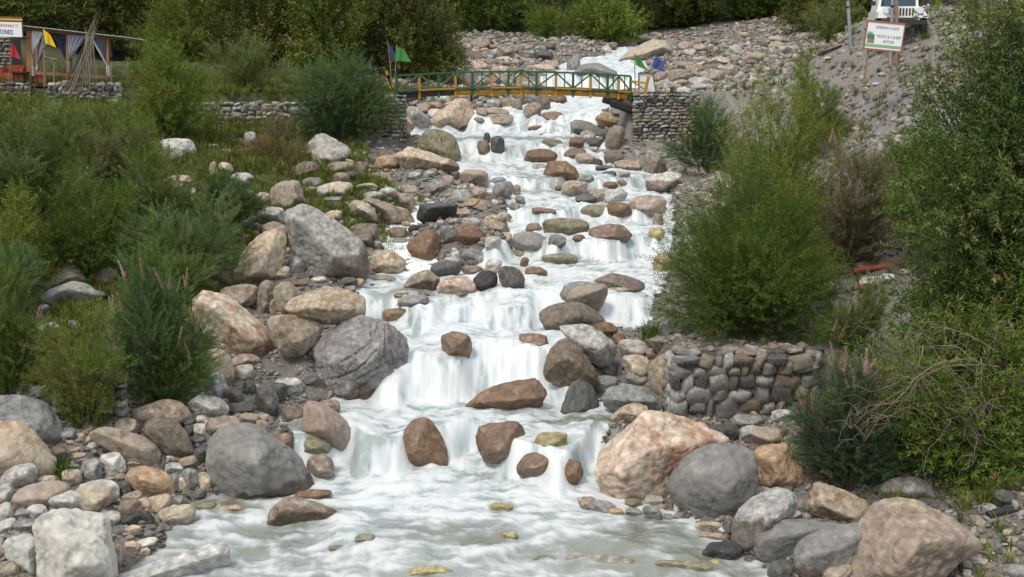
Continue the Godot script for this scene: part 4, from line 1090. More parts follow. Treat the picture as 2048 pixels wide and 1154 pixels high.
# box: the plant's outline in photograph pixels (its foot on the lower edge), or "at" for a foot given in metres.
func bush(o: Dictionary) -> Node3D:
	var b: Array = o.box
	var foot: Vector3
	if o.has("D"):
		foot = P((b[0] + b[2]) * 0.5, b[3], o.D)
		foot.y = ground(foot.x, o.D)
	else:
		foot = hit((b[0] + b[2]) * 0.5, b[3])
	foot.y -= 0.05
	var m := 1.0 / ppm(foot)
	var W: float = (b[2] - b[0]) * 0.5 * m
	var topy := P((b[0] + b[2]) * 0.5, b[1], -foot.z).y
	var H := topy - foot.y
	var g := RandomNumberGenerator.new()
	g.seed = int(b[0] * 13 + b[1] * 7 + b[2])
	var root := thing(o.name, o.label, o.get("cat", "shrub"), foot, o.get("group", "shrubs and trees along the stream"))
	var type: String = o.type
	var sc: float = o.get("scale", 1.0)
	var c1: Color = o.c1
	var c2: Color = o.c2
	var twlist: Array = TW[type]
	var area := W * 2.0 * H
	var total := int(area * o.get("dens", 300.0) / (sc * sc))
	total = mini(total, 26000)
	var stems := clampi(int(total / 90.0), 14, 130)
	var xf := [[], [], []]
	var cl := [[], [], []]
	var fx := []
	var fc := []
	var st := begin()
	var dep: float = o.get("deep", 0.8)
	var up: float = o.get("upright", 0.5)
	var seed_off := Vector3(g.randf() * 100.0, g.randf() * 100.0, 0)
	for s in stems:
		var a := g.randf() * TAU
		var rr := sqrt(g.randf())
		var hz := sqrt(maxf(0.05, 1.0 - 0.85 * rr * rr)) * g.randf_range(0.72, 1.0)
		if g.randf() < o.get("skirt", 0.35): hz *= g.randf_range(0.25, 0.7)
		var lobes := 1.0 + 0.28 * n_ground.get_noise_2d(cos(a) * 30.0 + seed_off.x, sin(a) * 30.0 + hz * 30.0)
		var tipv := Vector3(W * rr * cos(a), H * hz, W * dep * rr * sin(a)) * lobes
		tipv.y = minf(tipv.y, H * 1.02)
		var ctl := Vector3(tipv.x * lerpf(0.55, 0.25, up), tipv.y * lerpf(0.45, 0.75, up), tipv.z * lerpf(0.55, 0.25, up))
		var start := Vector3(g.randf_range(-0.12, 0.12) * W, 0, g.randf_range(-0.12, 0.12) * W)
		var pts := []
		var rad := []
		for k in 6:
			var t := k / 5.0
			var p := start * (1 - t) * (1 - t) + ctl * 2.0 * t * (1 - t) + tipv * t * t
			p += Vector3(g.randf_range(-1, 1), g.randf_range(-1, 1), g.randf_range(-1, 1)) * 0.015 * H * t
			pts.append(p)
			rad.append((0.006 + 0.0045 * H) * (1.05 - t * 0.9))
		add_tube(st, pts, rad, 4)
		var per := total / stems
		for q in per:
			var t := lerpf(o.get("low", 0.18), 1.0, pow(g.randf(), 0.75))
			var kk := mini(int(t * 5.0), 4)
			var p: Vector3 = pts[kk].lerp(pts[kk + 1], t * 5.0 - kk)
			var tg: Vector3 = (pts[kk + 1] - pts[kk]).normalized()
			var spread := (0.10 + 0.16 * W) * (1.15 - 0.6 * t)
			var rv := Vector3(g.randfn(), g.randfn(), g.randfn()) * 0.6
			p += rv * spread
			if p.y < 0.02: continue
			var dir := (tg * lerpf(0.6, 1.1, up) + rv.normalized() * 0.8 + Vector3(0, 0.35 * up - o.get("droop", 0.0), 0)).normalized()
			var sx := dir.cross(Vector3(g.randfn(), g.randfn(), g.randfn())).normalized()
			var z := sx.cross(dir)
			var ss := sc * g.randf_range(0.7, 1.25)
			var which := g.randi() % twlist.size()
			xf[which].append(Transform3D(Basis(sx * ss, dir * ss, z * ss), p))
			var n := n_ground.get_noise_3dv(p * 7.0 / maxf(0.6, H * 0.4) + seed_off)
			var c := c1.lerp(c2, clampf(0.5 + n * 1.5 + g.randf_range(-0.3, 0.3), 0, 1)) * g.randf_range(0.72, 1.6)
			if g.randf() < o.get("dry", 0.02): c = Color(0.28, 0.2, 0.09)
			c.a = 1.0
			cl[which].append(c)
		if g.randf() < o.get("flowers", 0.0):
			for q in 3:
				var p: Vector3 = pts[5] + Vector3(g.randf_range(-0.15, 0.15), g.randf_range(-0.1, 0.2), g.randf_range(-0.15, 0.15))
				var dir := Vector3(g.randf_range(-0.4, 0.4), 1, g.randf_range(-0.4, 0.4)).normalized()
				var sx := dir.cross(Vector3.FORWARD).normalized()
				fx.append(Transform3D(Basis(sx, dir, sx.cross(dir)).scaled_local(Vector3.ONE * g.randf_range(0.9, 1.7)), p))
				fc.append(Color(0.5, 0.32, 0.27) * g.randf_range(0.8, 1.1))
	part("stems" if not o.get("tree", false) else "trunk", done(st), M[o.get("bark", "bark")], root)
	for k in twlist.size():
		if xf[k].size() > 0: multi("foliage" if not o.get("tree", false) else "crown", twlist[k], M["feather" if type == "feather" else "leaf"], xf[k], cl[k], root)
	if fx.size() > 0: multi("blossoms", TW.flower[0], M.feather, fx, fc, root)
	return root

func build_plants():
	var olive := Color(0.12, 0.13, 0.032)
	var deep := Color(0.058, 0.09, 0.022)
	var fresh := Color(0.145, 0.185, 0.034)
	var yellow := Color(0.17, 0.18, 0.036)
	var blue := Color(0.085, 0.14, 0.052)
	var sage := Color(0.145, 0.185, 0.07)
	var green := Color(0.095, 0.15, 0.026)
	# beside the stream
	bush({"name": "willow_bush", "label": "dense dark green willow bush overhanging the gabion wall's top", "type": "willow", "box": [1310, 300, 1665, 722], "c1": green, "c2": deep, "dens": 480, "scale": 0.85, "deep": 0.7, "D": 20.6})
	bush({"name": "willow_bush", "label": "tall yellow-green willow bush behind the dense dark green one", "type": "willow", "box": [1385, 150, 1690, 560], "c1": fresh, "c2": yellow, "dens": 330, "scale": 1.0, "upright": 0.8, "D": 25.0})
	bush({"name": "willow_bush", "label": "dark bushy shrub growing against the bridge's stone wall", "type": "feather", "box": [1335, 195, 1470, 345], "c1": deep, "c2": blue, "dens": 230, "scale": 1.3})
	bush({"name": "willow_tree", "label": "big willow tree with drooping silvery leaves beside the rubble slope", "type": "broad", "cat": "tree", "tree": true, "box": [1745, -230, 2330, 900], "c1": Color(0.115, 0.145, 0.045), "c2": Color(0.065, 0.105, 0.028), "dens": 420, "scale": 1.05, "deep": 0.6, "droop": 0.5, "D": 17.5, "upright": 0.6, "dry": 0.01, "skirt": 0.5, "low": 0.3})
	bush({"name": "willow_bush", "label": "low willow thicket under the big willow tree", "type": "broad", "box": [1715, 590, 2120, 930], "c1": Color(0.10, 0.135, 0.03), "c2": green, "dens": 420, "scale": 0.85, "droop": 0.3, "skirt": 0.5, "low": 0.3})
	bush({"name": "willow_bush", "label": "leafy willow standing between the thicket and the big willow tree", "type": "broad", "box": [1835, 330, 2260, 900], "c1": Color(0.1, 0.14, 0.03), "c2": green, "dens": 300, "scale": 1.0, "droop": 0.4, "D": 17.2, "low": 0.25, "skirt": 0.5})
	bush({"name": "willow_bush", "label": "light leafy willow rising right above the fallen pipes", "type": "willow", "box": [1755, 320, 2010, 528], "c1": fresh, "c2": green, "dens": 330, "scale": 1.1})
	bush({"name": "tamarisk_shrub", "label": "sage-coloured flowering shrub between the gabion wall's top and the fallen pipes", "type": "feather", "box": [1620, 575, 1770, 700], "c1": sage, "c2": green, "dens": 260, "scale": 0.8, "flowers": 0.6, "dry": 0.06})
	bush({"name": "willow_bush", "label": "dark willow behind the fallen pipes", "type": "willow", "box": [1720, 280, 1960, 560], "c1": green, "c2": deep, "dens": 300, "scale": 1.2, "D": 27.0})
	bush({"name": "tamarisk_shrub", "label": "feathery blue-green shrub with pale pink flower spikes below the gabion wall's end", "type": "feather", "box": [1590, 690, 1800, 985], "c1": blue, "c2": Color(0.05, 0.075, 0.04), "dens": 330, "scale": 0.8, "flowers": 0.8})
	bush({"name": "tamarisk_shrub", "label": "loose shrub with pinkish blossom haze on the rubble slope", "type": "feather", "box": [1600, 260, 1790, 545], "c1": Color(0.13, 0.14, 0.07), "c2": Color(0.19, 0.15, 0.10), "dens": 230, "scale": 1.1, "flowers": 0.8, "dry": 0.12})
	bush({"name": "willow_bush", "label": "small green willow beside the fallen pipes", "type": "willow", "box": [1690, 400, 1850, 560], "c1": green, "c2": deep, "dens": 260, "scale": 1.0, "D": 28.5})
	bush({"name": "tamarisk_shrub", "label": "pale green shrub at the foot of the rubble slope", "type": "feather", "box": [1560, 110, 1680, 320], "c1": fresh, "c2": sage, "dens": 240, "scale": 1.3, "upright": 0.8})
	bush({"name": "willow_bush", "label": "tall olive willow beside the grey steel pole on the embankment", "type": "willow", "box": [1610, -60, 1705, 115], "c1": olive, "c2": sage, "dens": 210, "scale": 1.6, "D": 47.0})
	# left bank
	bush({"name": "tamarisk_shrub", "label": "feathery green shrub with pink flower spikes beside the stone wall end", "type": "feather", "box": [215, 500, 440, 815], "c1": Color(0.10, 0.155, 0.032), "c2": blue, "dens": 380, "scale": 0.8, "flowers": 0.5, "upright": 0.7})
	bush({"name": "willow_bush", "label": "sparse upright olive willow in front of the bleached gravel", "type": "willow", "box": [80, 600, 265, 855], "c1": Color(0.125, 0.135, 0.035), "c2": green, "dens": 170, "scale": 0.75, "upright": 0.9, "dry": 0.08})
	bush({"name": "tamarisk_shrub", "label": "fine-leaved shrub behind the smooth light grey boulder", "type": "feather", "box": [-70, 540, 115, 810], "c1": sage, "c2": green, "dens": 260, "scale": 0.8, "upright": 0.9, "flowers": 0.12})
	bush({"name": "willow_bush", "label": "dense dark green willow bush above the tan slab boulder", "type": "willow", "box": [75, 345, 275, 570], "c1": green, "c2": deep, "dens": 400, "scale": 1.0})
	bush({"name": "willow_bush", "label": "yellow-green willow bush next to the dense dark green one on the grassy bank", "type": "willow", "box": [-50, 385, 110, 590], "c1": fresh, "c2": yellow, "dens": 330, "scale": 1.0})
	bush({"name": "tamarisk_shrub", "label": "broad blue-green shrub with long fronds reaching toward the orange-cream boulder", "type": "feather", "box": [235, 405, 530, 575], "c1": blue, "c2": sage, "dens": 360, "scale": 1.0, "upright": 0.3, "flowers": 0.1, "dry": 0.03})
	bush({"name": "tamarisk_shrub", "label": "upright dark plume-like shrub behind the long-fronded one", "type": "feather", "box": [385, 310, 520, 470], "c1": deep, "c2": blue, "dens": 280, "scale": 1.1, "upright": 1.0})
	bush({"name": "tamarisk_shrub", "label": "large grey-green feathery shrub below the pavilion", "type": "feather", "box": [-60, 175, 195, 460], "c1": sage, "c2": deep, "dens": 330, "scale": 1.3})
	bush({"name": "tamarisk_shrub", "label": "mid green shrub with reddish dry stems on the grassy terrace", "type": "feather", "box": [150, 235, 345, 390], "c1": green, "c2": Color(0.13, 0.11, 0.06), "dens": 230, "scale": 1.2, "dry": 0.15})
	bush({"name": "willow_bush", "label": "bright green willow bush beside the pole stack", "type": "willow", "box": [225, 80, 440, 285], "c1": fresh, "c2": green, "dens": 300, "scale": 1.5})
	bush({"name": "tamarisk_shrub", "label": "olive feathery shrub above the dry-stone terrace wall", "type": "feather", "box": [415, 85, 610, 240], "c1": olive, "c2": sage, "dens": 210, "scale": 1.7, "D": 47.5})
	bush({"name": "tamarisk_shrub", "label": "big blue-green shrub hiding most of the stone abutment", "type": "feather", "box": [565, 105, 790, 300], "c1": blue, "c2": Color(0.09, 0.14, 0.045), "dens": 330, "scale": 1.5, "D": 42.6})
	bush({"name": "dry_shrub", "label": "low reddish dry-stemmed shrub among the boulders below the abutment", "type": "feather", "box": [490, 230, 620, 335], "c1": olive, "c2": Color(0.16, 0.11, 0.08), "dens": 130, "scale": 1.1, "dry": 0.25, "upright": 0.9})
	bush({"name": "willow_bush", "label": "leafy green willow sapling at the foot of the cobble wall below the pavilion", "type": "willow", "box": [60, 215, 210, 330], "c1": green, "c2": fresh, "dens": 300, "scale": 1.2})
	bush({"name": "tamarisk_shrub", "label": "olive shrub below the pole stack", "type": "feather", "box": [130, 195, 280, 300], "c1": sage, "c2": olive, "dens": 280, "scale": 1.3})
	bush({"name": "willow_bush", "label": "yellowish low willow on the grassy terrace beside the white stones", "type": "willow", "box": [215, 215, 335, 330], "c1": fresh, "c2": green, "dens": 260, "scale": 1.2})
	bush({"name": "tamarisk_shrub", "label": "grey-green shrub between the dark willow and the plume-like shrub", "type": "feather", "box": [235, 310, 400, 450], "c1": sage, "c2": green, "dens": 300, "scale": 1.1})
	bush({"name": "willow_bush", "label": "bushy green willow above the yellow-green one by the grey-green shrub", "type": "willow", "box": [-40, 300, 120, 470], "c1": green, "c2": deep, "dens": 320, "scale": 1.1})
	bush({"name": "tamarisk_shrub", "label": "low feathery shrub beside the tan slab boulder", "type": "feather", "box": [-60, 480, 110, 620], "c1": blue, "c2": sage, "dens": 300, "scale": 0.9})
	bush({"name": "tamarisk_shrub", "label": "dull green shrub behind the orange-stained cream boulder", "type": "feather", "box": [290, 470, 430, 600], "c1": green, "c2": sage, "dens": 300, "scale": 0.9})
	bush({"name": "dry_shrub", "label": "purplish leafless shrub before the light green willow tree", "type": "feather", "box": [270, 62, 430, 120], "c1": Color(0.17, 0.12, 0.12), "c2": Color(0.13, 0.10, 0.09), "dens": 150, "scale": 1.7})
	# tree line behind
	var far := [
		[-120, -90, 120, 170, 60, olive, deep, "dark olive tree behind the welcome sign"], [60, -120, 260, 120, 63, olive, Color(0.055, 0.075, 0.025), "dark olive tree behind the pavilion roof"],
		[270, -60, 450, 110, 58, fresh, olive, "light green willow tree behind the dry shrubs"], [200, -140, 340, 90, 70, deep, olive, "deep green tree between the pavilion and the light willow"],
		[430, -110, 610, 130, 59, olive, Color(0.09, 0.1, 0.03), "round olive tree above the terrace"], [580, -90, 725, 120, 57, green, olive, "green tree beside the dark tree by the flags"],
		[690, -140, 915, 150, 58, Color(0.05, 0.065, 0.022), olive, "large dark tree behind the blue and green flags"], [880, -60, 1060, 95, 88, deep, green, "dark green tree at the head of the boulder field"],
		[1040, 5, 1180, 105, 84, fresh, green, "bright bushy tree on the upstream bank"], [1150, -10, 1300, 108, 83, green, fresh, "grassy green tree beside the bright bushy one"],
		[1260, -90, 1460, 85, 92, deep, olive, "dark tree behind the broad cream slab"], [1420, -60, 1560, 90, 90, deep, green, "deep green tree upstream of the boulder flats"],
		[1530, -100, 1680, 85, 88, olive, deep, "dark olive tree beyond the boulder flats"], [1000, -120, 1200, 60, 98, deep, olive, "tall dark tree closing the valley"], [1180, -140, 1340, 50, 100, olive, deep, "tall olive tree closing the valley"],
		[1340, -140, 1520, 50, 103, deep, deep, "shadowy tree at the valley's end"], [850, -140, 1010, 60, 97, olive, deep, "olive tree behind the dark green tree"], [1660, -160, 1790, 60, 66, green, deep, "green tree behind the white jeep"], [1560, -160, 1680, 60, 76, deep, olive, "dark tree behind the steel pole"], [430, -160, 620, 40, 72, deep, olive, "dark tree behind the round olive tree"], [-120, -160, 80, 80, 70, deep, olive, "shadowy tree behind the stone hut"], [600, -160, 760, 60, 70, deep, olive, "dark tree between the green tree and the flags"], [90, -170, 230, 60, 74, deep, olive, "shadowy tree behind the pavilion"]]
	for t in far:
		bush({"name": "tree", "label": t[7], "type": "broad" if t[5] != fresh else "willow", "cat": "tree", "tree": true, "box": [t[0], t[1], t[2], t[3]], "D": float(t[4]), "c1": t[5], "c2": t[6], "dens": 420 if t[4] < 80 else 330, "scale": 2.3 if t[4] < 80 else 2.8, "skirt": 0.5, "deep": 0.7, "low": 0.1, "group": "trees behind the stream"})
	# the woods on the slopes behind
	var wd := thing("woodland", "dense woods closing the valley behind the nearer trees", "woods")
	wd.set_meta("kind", "stuff")
	var wx := [[], [], []]
	var wl := [[], [], []]
	var gw := RandomNumberGenerator.new()
	gw.seed = 333
	for q in 60000:
		var D := gw.randf_range(60.0, 118.0)
		var x := gw.randf_range(-0.62, 0.62) * D
		if D < 86.0 and x > -9.0 - (90.0 - D) * 0.1 and x < 17.0 + (D - 60.0) * 0.15: continue
		var dens := n_ground.get_noise_2d(x * 2.2, D * 2.2)
		var h := 7.5 + 5.0 * dens
		var y := h * sqrt(gw.randf())
		var k := gw.randi() % 3
		var dir := Vector3(gw.randfn() * 0.6, 0.7, gw.randfn() * 0.6).normalized()
		var sx := dir.cross(Vector3(gw.randfn(), 0, gw.randfn())).normalized()
		var s := gw.randf_range(2.6, 4.4)
		wx[k].append(Transform3D(Basis(sx * s, dir * s, sx.cross(dir) * s), Vector3(x, ground(x, D) + y, -D)))
		wl[k].append(olive.lerp(deep, clampf(0.5 + 1.6 * n_ground.get_noise_2d(x * 5.0, D * 5.0 + 80.0), 0, 1)) * gw.randf_range(0.6, 1.1))
	for k in 3: multi("foliage", TW.broad[k], M.leaf, wx[k], wl[k], wd)
	# tangle of bare twigs in front of the willow thicket
	var g := RandomNumberGenerator.new()
	g.seed = 909
	var foot := hit(1930, 950)
	var root := thing("bare_shrub", "half-dead shrub, a tangle of pale bare twigs before the willow thicket", "shrub", foot)
	for s in 44:
		var st := begin()
		var dd := -foot.z + g.randf_range(-0.9, 0.3)
		var from := P(g.randf_range(1820, 2060), g.randf_range(680, 900), dd) - foot
		var tip := P(g.randf_range(1680, 2040), g.randf_range(640, 930), dd - g.randf_range(0.0, 0.6)) - foot
		var ctl := (from + tip) * 0.5 + Vector3(0, g.randf_range(0.15, 0.55), 0.1)
		var pts := []
		var rad := []
		for k in 8:
			var t := k / 7.0
			pts.append(from * (1 - t) * (1 - t) + ctl * 2.0 * t * (1 - t) + tip * t * t + Vector3(g.randfn(), g.randfn(), g.randfn()) * 0.03 * t)
			rad.append(lerpf(0.011, 0.003, t))
		add_tube(st, pts, rad, 4)
		for q in 11:
			var k := g.randi_range(2, 7)
			var d := (Vector3(g.randfn(), g.randfn() - 0.5, g.randfn() * 0.6)).normalized()
			var p0: Vector3 = pts[k]
			var l := g.randf_range(0.2, 0.6)
			var p1 := p0 + d * l * 0.5 + Vector3(0, 0.03, 0)
			add_tube(st, [p0, p1, p1 + (d + Vector3(g.randfn() * 0.4, -0.7, 0)).normalized() * l * 0.5], [0.005, 0.004, 0.002], 3)
		part("branch", done(st), M.twig_pale, root)
	# a few bare limbs showing inside the big willow
	# grass
	var gr := thing("grass", "short grass and herbs between the shrubs and stones", "grass")
	gr.set_meta("kind", "stuff")
	var xf := [[], [], []]
	var cl := [[], [], []]
	for q in 90000:
		var D := 12.0 * pow(6.0, g.randf())
		var x := g.randf_range(-0.6, 0.5) * D
		var l := look(left_t, D)
		var r := look(right_t, D)
		var e := maxf(l - x, x - r)
		var dens := 0.0
		if x < l and D < 55.0: dens = sm((e - 2.6) / 1.5) * (1.0 if D > 19.0 else 0.06)
		elif x > r: dens = 0.07 * sm((e - 2.0) / 1.0)
		dens *= 0.4 + sm(n_ground.get_noise_2d(x * 4.0 + 50.0, D * 4.0) * 2.0 + 0.5)
		if g.randf() > dens: continue
		var k := g.randi() % 3
		var s := g.randf_range(0.6, 1.3) * (1.0 if D < 35.0 else 1.5)
		xf[k].append(Transform3D(Basis(Vector3.UP, g.randf() * TAU).scaled(Vector3(s, s * g.randf_range(0.5, 1.1), s)), Vector3(x, ground(x, D) - 0.01, -D)))
		cl[k].append(Color(0.125, 0.175, 0.034).lerp(Color(0.2, 0.17, 0.06), g.randf() * 0.6) * g.randf_range(0.7, 1.2))
	for tq in [[170, 838, 40, 0.45], [125, 965, 12, 0.12], [140, 800, 30, 0.4], [1905, 1130, 10, 0.08], [1300, 690, 20, 0.3], [640, 310, 24, 0.4]]:
		for q in tq[2]:
			var p := hit(tq[0] + g.randf_range(-1, 1) * 60.0 * tq[3], tq[1] + g.randf_range(-1, 1) * 16.0)
			var k := g.randi() % 3
			var s := g.randf_range(0.7, 1.5)
			xf[k].append(Transform3D(Basis(Vector3.UP, g.randf() * TAU).scaled(Vector3(s, s, s)), p - Vector3(0, 0.02, 0)))
			cl[k].append(Color(0.09, 0.15, 0.03) * g.randf_range(0.7, 1.2))
	for k in 3: multi("grass_blades", TW.grass[k], M.leaf, xf[k], cl[k], gr)
# ------------------------------------------------------------------ walls, bridge, pavilion, vehicle
var wall_stones := []
func build_wall_stones():
	var cs := ["grey", "pale", "tan", "grey", "pale", "pale", "grey", "dark", "grey", "tan", "tan", "brown"]
	for k in 12:
		rng.seed = 900 + k
		var poly := []
		for q in [[-0.5, -0.38], [-0.5, 0.3], [-0.4, 0.5], [0.42, 0.5], [0.5, 0.36], [0.5, -0.4], [0.42, -0.5], [-0.44, -0.5]]:
			poly.append(Vector2(q[0] + rng.randf_range(-0.06, 0.06), q[1] + rng.randf_range(-0.08, 0.08)))
		wall_stones.append(rock_mesh(poly, 0.5, Vector3.RIGHT, Vector3.UP, Vector3.FORWARD, 900 + k, 2, 18.0, cs[k], 0.7, [], Basis.IDENTITY))

# Dry-stone face from a (lower corner) along "along" (metres), stones laid in uneven courses.
func stone_wall(called: String, label: String, a: Vector3, along: Vector3, height: float, sw: float, sh: float, thick: float, batter := 0.0, group := "", wild := 0.0) -> Node3D:
	var root := thing(called, label, "wall", a, group)
	var g := RandomNumberGenerator.new()
	g.seed = int(a.x * 100.0 + a.z * 10.0) + 5000
	var len_ := along.length()
	var dx := along / len_
	var back := Vector3.UP.cross(dx).normalized()
	if back.z > 0.0: back = -back
	var bas := Basis(dx, Vector3.UP, back * -1.0)
	var st := begin()
	var core_h := height - 0.06
	add_box(st, dx * len_ * 0.5 + Vector3(0, core_h * 0.5 - 0.15, 0) + back * (thick * 0.5 + 0.12 + batter * 0.5), Vector3(len_ - 0.4, core_h + 0.3, thick), bas)
	part("core", done(st), M.earth, root)
	var y := -0.12
	var n := 0
	while y < height - 0.02:
		var h := minf(sh * g.randf_range(0.7, 1.35), height - y + 0.02)
		var x := 0.0
		while x < len_ - 0.04:
			var w := sw * g.randf_range(0.55 - 0.15 * wild, 1.6 + 0.3 * wild)
			if x + w > len_ - sw * 0.3: w = len_ - x
			var o := part("stone", wall_stones[g.randi() % 12], M.cobble, root)
			var hh := h * g.randf_range(0.9, 1.12 + wild * 0.6)
			var turn := Basis(back, g.randf_range(-0.09, 0.09) * (1.0 + 3.0 * wild)) * bas
			o.basis = turn.scaled_local(Vector3(w * 1.04, hh * 1.04, 0.34))
			o.position = dx * (x + w * 0.5) + Vector3(0, y + h * 0.5 + wild * g.randf_range(-0.05, 0.05), 0) + back * (0.1 + batter * y / height + g.randf_range(-0.03, 0.03))
			n += 1
			x += w
		y += h
	return root

func cloth(corners: Array, nu: int, nv: int, wave: float, folds: float, nrm: Vector3) -> ArrayMesh:   # corners: top start, top end, bottom end, bottom start
	var v := PackedVector3Array()
	var idx := PackedInt32Array()
	for j in nv + 1:
		var t := float(j) / nv
		for i in nu + 1:
			var s := float(i) / nu
			var p: Vector3 = (corners[0] as Vector3).lerp(corners[1], s).lerp((corners[3] as Vector3).lerp(corners[2], s), t)
			v.append(p + nrm * wave * (sin(s * folds * TAU + t * 1.3) + 0.4 * sin(s * folds * 13.0 + t * 5.0)) * minf(1.0, s * 3.0 + 0.3))
	for j in nv:
		for i in nu:
			var a := j * (nu + 1) + i
			idx.append_array(PackedInt32Array([a, a + 1, a + nu + 1, a + 1, a + nu + 2, a + nu + 1]))
	return smooth_mesh(v, idx)

func flag(label: String, D: float, foot: Array, tip: Array, corners: Array, material: String):
	var a := P(foot[0], foot[1], D)
	var b := P(tip[0], tip[1], D)
	var root := thing("flag", label, "flag", a, "flags at the bridge and the pavilion")
	part("pole", tube([Vector3.ZERO, (b - a) * 0.5, b - a], [0.022, 0.02, 0.016], 6), M.pole_wood, root)
	var c := []
	for q in corners: c.append(P(q[0], q[1], D - 0.03) - a)
	part("flag_cloth", cloth(c, 12, 10, 0.05, 1.2, Vector3(0.2, 0, 1)), M[material], root)

func build_bridge():
	var Dn := 44.4
	var Df := 45.5
	var mid := P(1020, 178, 45.0)
	var root := thing("footbridge", "arched wooden footbridge painted green and yellow across the stream", "footbridge", mid)
	landmarks.append([mid + Vector3(0, -1.5, 0), "the footbridge"])
	var deck := func(px: float, D: float) -> Vector3:
		var q := (px - 1020.0) / 235.0
		var p := P(px, 178.0, D)
		p.y = P(1020, 177, 45.0).y - 0.17 * q * q
		return p - mid
	var g := RandomNumberGenerator.new()
	g.seed = 61
	# deck planks
	var px := 792.0
	while px < 1262.0:
		var a: Vector3 = deck.call(px, Dn)
		var b: Vector3 = deck.call(px, Df)
		b.x = a.x
		var w := 9.6 / 48.0
		var st := begin()
		var off := Vector3(g.randf_range(-0.004, 0.004), g.randf_range(-0.01, 0.01), g.randf_range(-0.05, 0.05))
		add_box(st, (a + b) * 0.5 + off, Vector3(w * 0.93, 0.045, (b - a).length() + 0.2))
		part("deck_plank", done(st), M.wood_old, root)
		px += 9.6
	# long beams under the deck, the near one painted yellow
	for D in [Dn, 44.95, Df]:
		for k in 8:
			var p0 := 800.0 + k * 57.0
			var st := begin()
			var a: Vector3 = deck.call(p0, D) + Vector3(0, -0.13, 0)
			var b: Vector3 = deck.call(p0 + 56.6, D) + Vector3(0, -0.13, 0)
			add_beam(st, a, b, 0.19, 0.12)
			part("side_beam", done(st), M.wood_yellow if (k > 1 and D < 44.5) else M.wood_dark, root)
	# near railing
	var posts := [794, 839, 877, 911, 945, 983, 1017, 1042, 1073, 1112, 1146, 1181, 1215, 1237, 1261]
	for D in [Dn - 0.09, Df + 0.09]:
		var near: bool = D < 45.0
		for k in posts.size():
			var yellow := k % 2 == 1
			var a: Vector3 = deck.call(posts[k], D) + Vector3(0, -0.28 if near else 0.0, 0)
			var b: Vector3 = deck.call(posts[k], D) + Vector3(0, 0.66, 0)
			part("post", beam(a, b, 0.1 if near else 0.07, 0.08), M.wood_yellow if (yellow or not near) and not (k == 0) else M.wood_green, root)
			if k < posts.size() - 1:
				var b2: Vector3 = deck.call(posts[k + 1], D) + Vector3(0, 0.66, 0)
				var a2: Vector3 = deck.call(posts[k + 1], D) + Vector3(0, 0.06, 0)
				var a1: Vector3 = deck.call(posts[k], D) + Vector3(0, 0.06, 0)
				part("top_rail", beam(b + Vector3(0, 0.02, 0.01), b2 + Vector3(0, 0.02, 0.01), 0.06, 0.09), M.wood_green, root)
				part("foot_rail", beam(a1 + Vector3(0, 0, 0.09), a2 + Vector3(0, 0, 0.09), 0.06, 0.05), M.wood_yellow if (k % 4 == 1 or k % 4 == 2) == near else M.wood_green, root)
				var up := k % 2 == 0
				var q0: Vector3 = a1 if up else b
				var q1: Vector3 = b2 if up else a2
				part("diagonal_brace", beam(q0 + Vector3(0, 0, 0.05), q1 + Vector3(0, 0, 0.05), 0.05, 0.04), M.wood_green if near else M.wood_yellow, root)
				var m0 := (a1 + a2) * 0.5
				if near: part("baluster", beam(m0 + Vector3(0, 0, 0.02), (b + b2) * 0.5 + Vector3(0, 0, 0.02), 0.045, 0.035), M.wood_green, root)
	# leaning end posts
	for q in [[[772, 142], [786, 175]], [[776, 150], [782, 176]], [[1297, 153], [1288, 197]], [[1291, 190], [1283, 222]]]:
		part("end_post", beam(P(q[0][0], q[0][1], Dn - 0.2) - mid, P(q[1][0], q[1][1], Dn - 0.2) - mid, 0.11, 0.1), M.wood_yellow if q[0][1] < 180 else M.wood_old, root)
	for q in [[[1262, 162], [1297, 167]], [[1264, 163], [1291, 180]], [[1265, 184], [1291, 193]]]:
		part("end_rail", beam(P(q[0][0], q[0][1], Dn - 0.1) - mid, P(q[1][0], q[1][1], Dn - 0.14) - mid, 0.07, 0.06), M.wood_yellow, root)
	for q in [[[786, 150], [794, 147]], [[788, 172], [806, 170]]]:
		part("end_rail", beam(P(q[0][0], q[0][1], Dn - 0.1) - mid, P(q[1][0], q[1][1], Dn - 0.14) - mid, 0.06, 0.06), M.wood_green, root)
	# cantilever logs
	for q in [[1206, 197, 1290, 222, 0.17, "wood_dark"], [1222, 206, 1288, 229, 0.15, "wood_dark"], [1246, 200, 1287, 222, 0.15, "log"], [1238, 192, 1292, 200, 0.12, "wood_dark"], [812, 199, 846, 188, 0.15, "log"], [806, 188, 850, 182, 0.17, "wood_dark"], [800, 194, 842, 183, 0.15, "wood_dark"]]:
		for z in [44.5, 45.3]:
			if z > 45.0 and q[5] == "log": continue
			part("cantilever_log", tube([P(q[0], q[1], z) - mid, P((q[0] + q[2]) * 0.5, (q[1] + q[3]) * 0.5, z) - mid, P(q[2], q[3], z) - mid], [q[4], q[4] * 1.05, q[4] * 0.95], 9), M[q[5]], root)
	part("hanging_prop", beam(P(942, 187, 44.5) - mid, P(943, 204, 44.5) - mid, 0.1, 0.08), M.wood_dark, root)
	flag("blue flag on a leaning pole beside a green flag at the bridge's shrubby end", Dn + 0.05, [785, 178], [775, 80], [[775, 82], [778, 86], [799, 127], [782, 115]], "cloth_blue")
	flag("green flag on a thin pole beside a blue flag at the bridge's shrubby end", Dn - 0.12, [789.5, 180], [793, 88], [[793, 93], [808, 99], [822, 124], [791, 121]], "cloth_green")
	flag("green flag on a thin pole beside the white notice board", Dn - 0.12, [1271, 190], [1268.5, 107], [[1269, 109], [1277, 113], [1296, 142], [1271, 130]], "cloth_green")
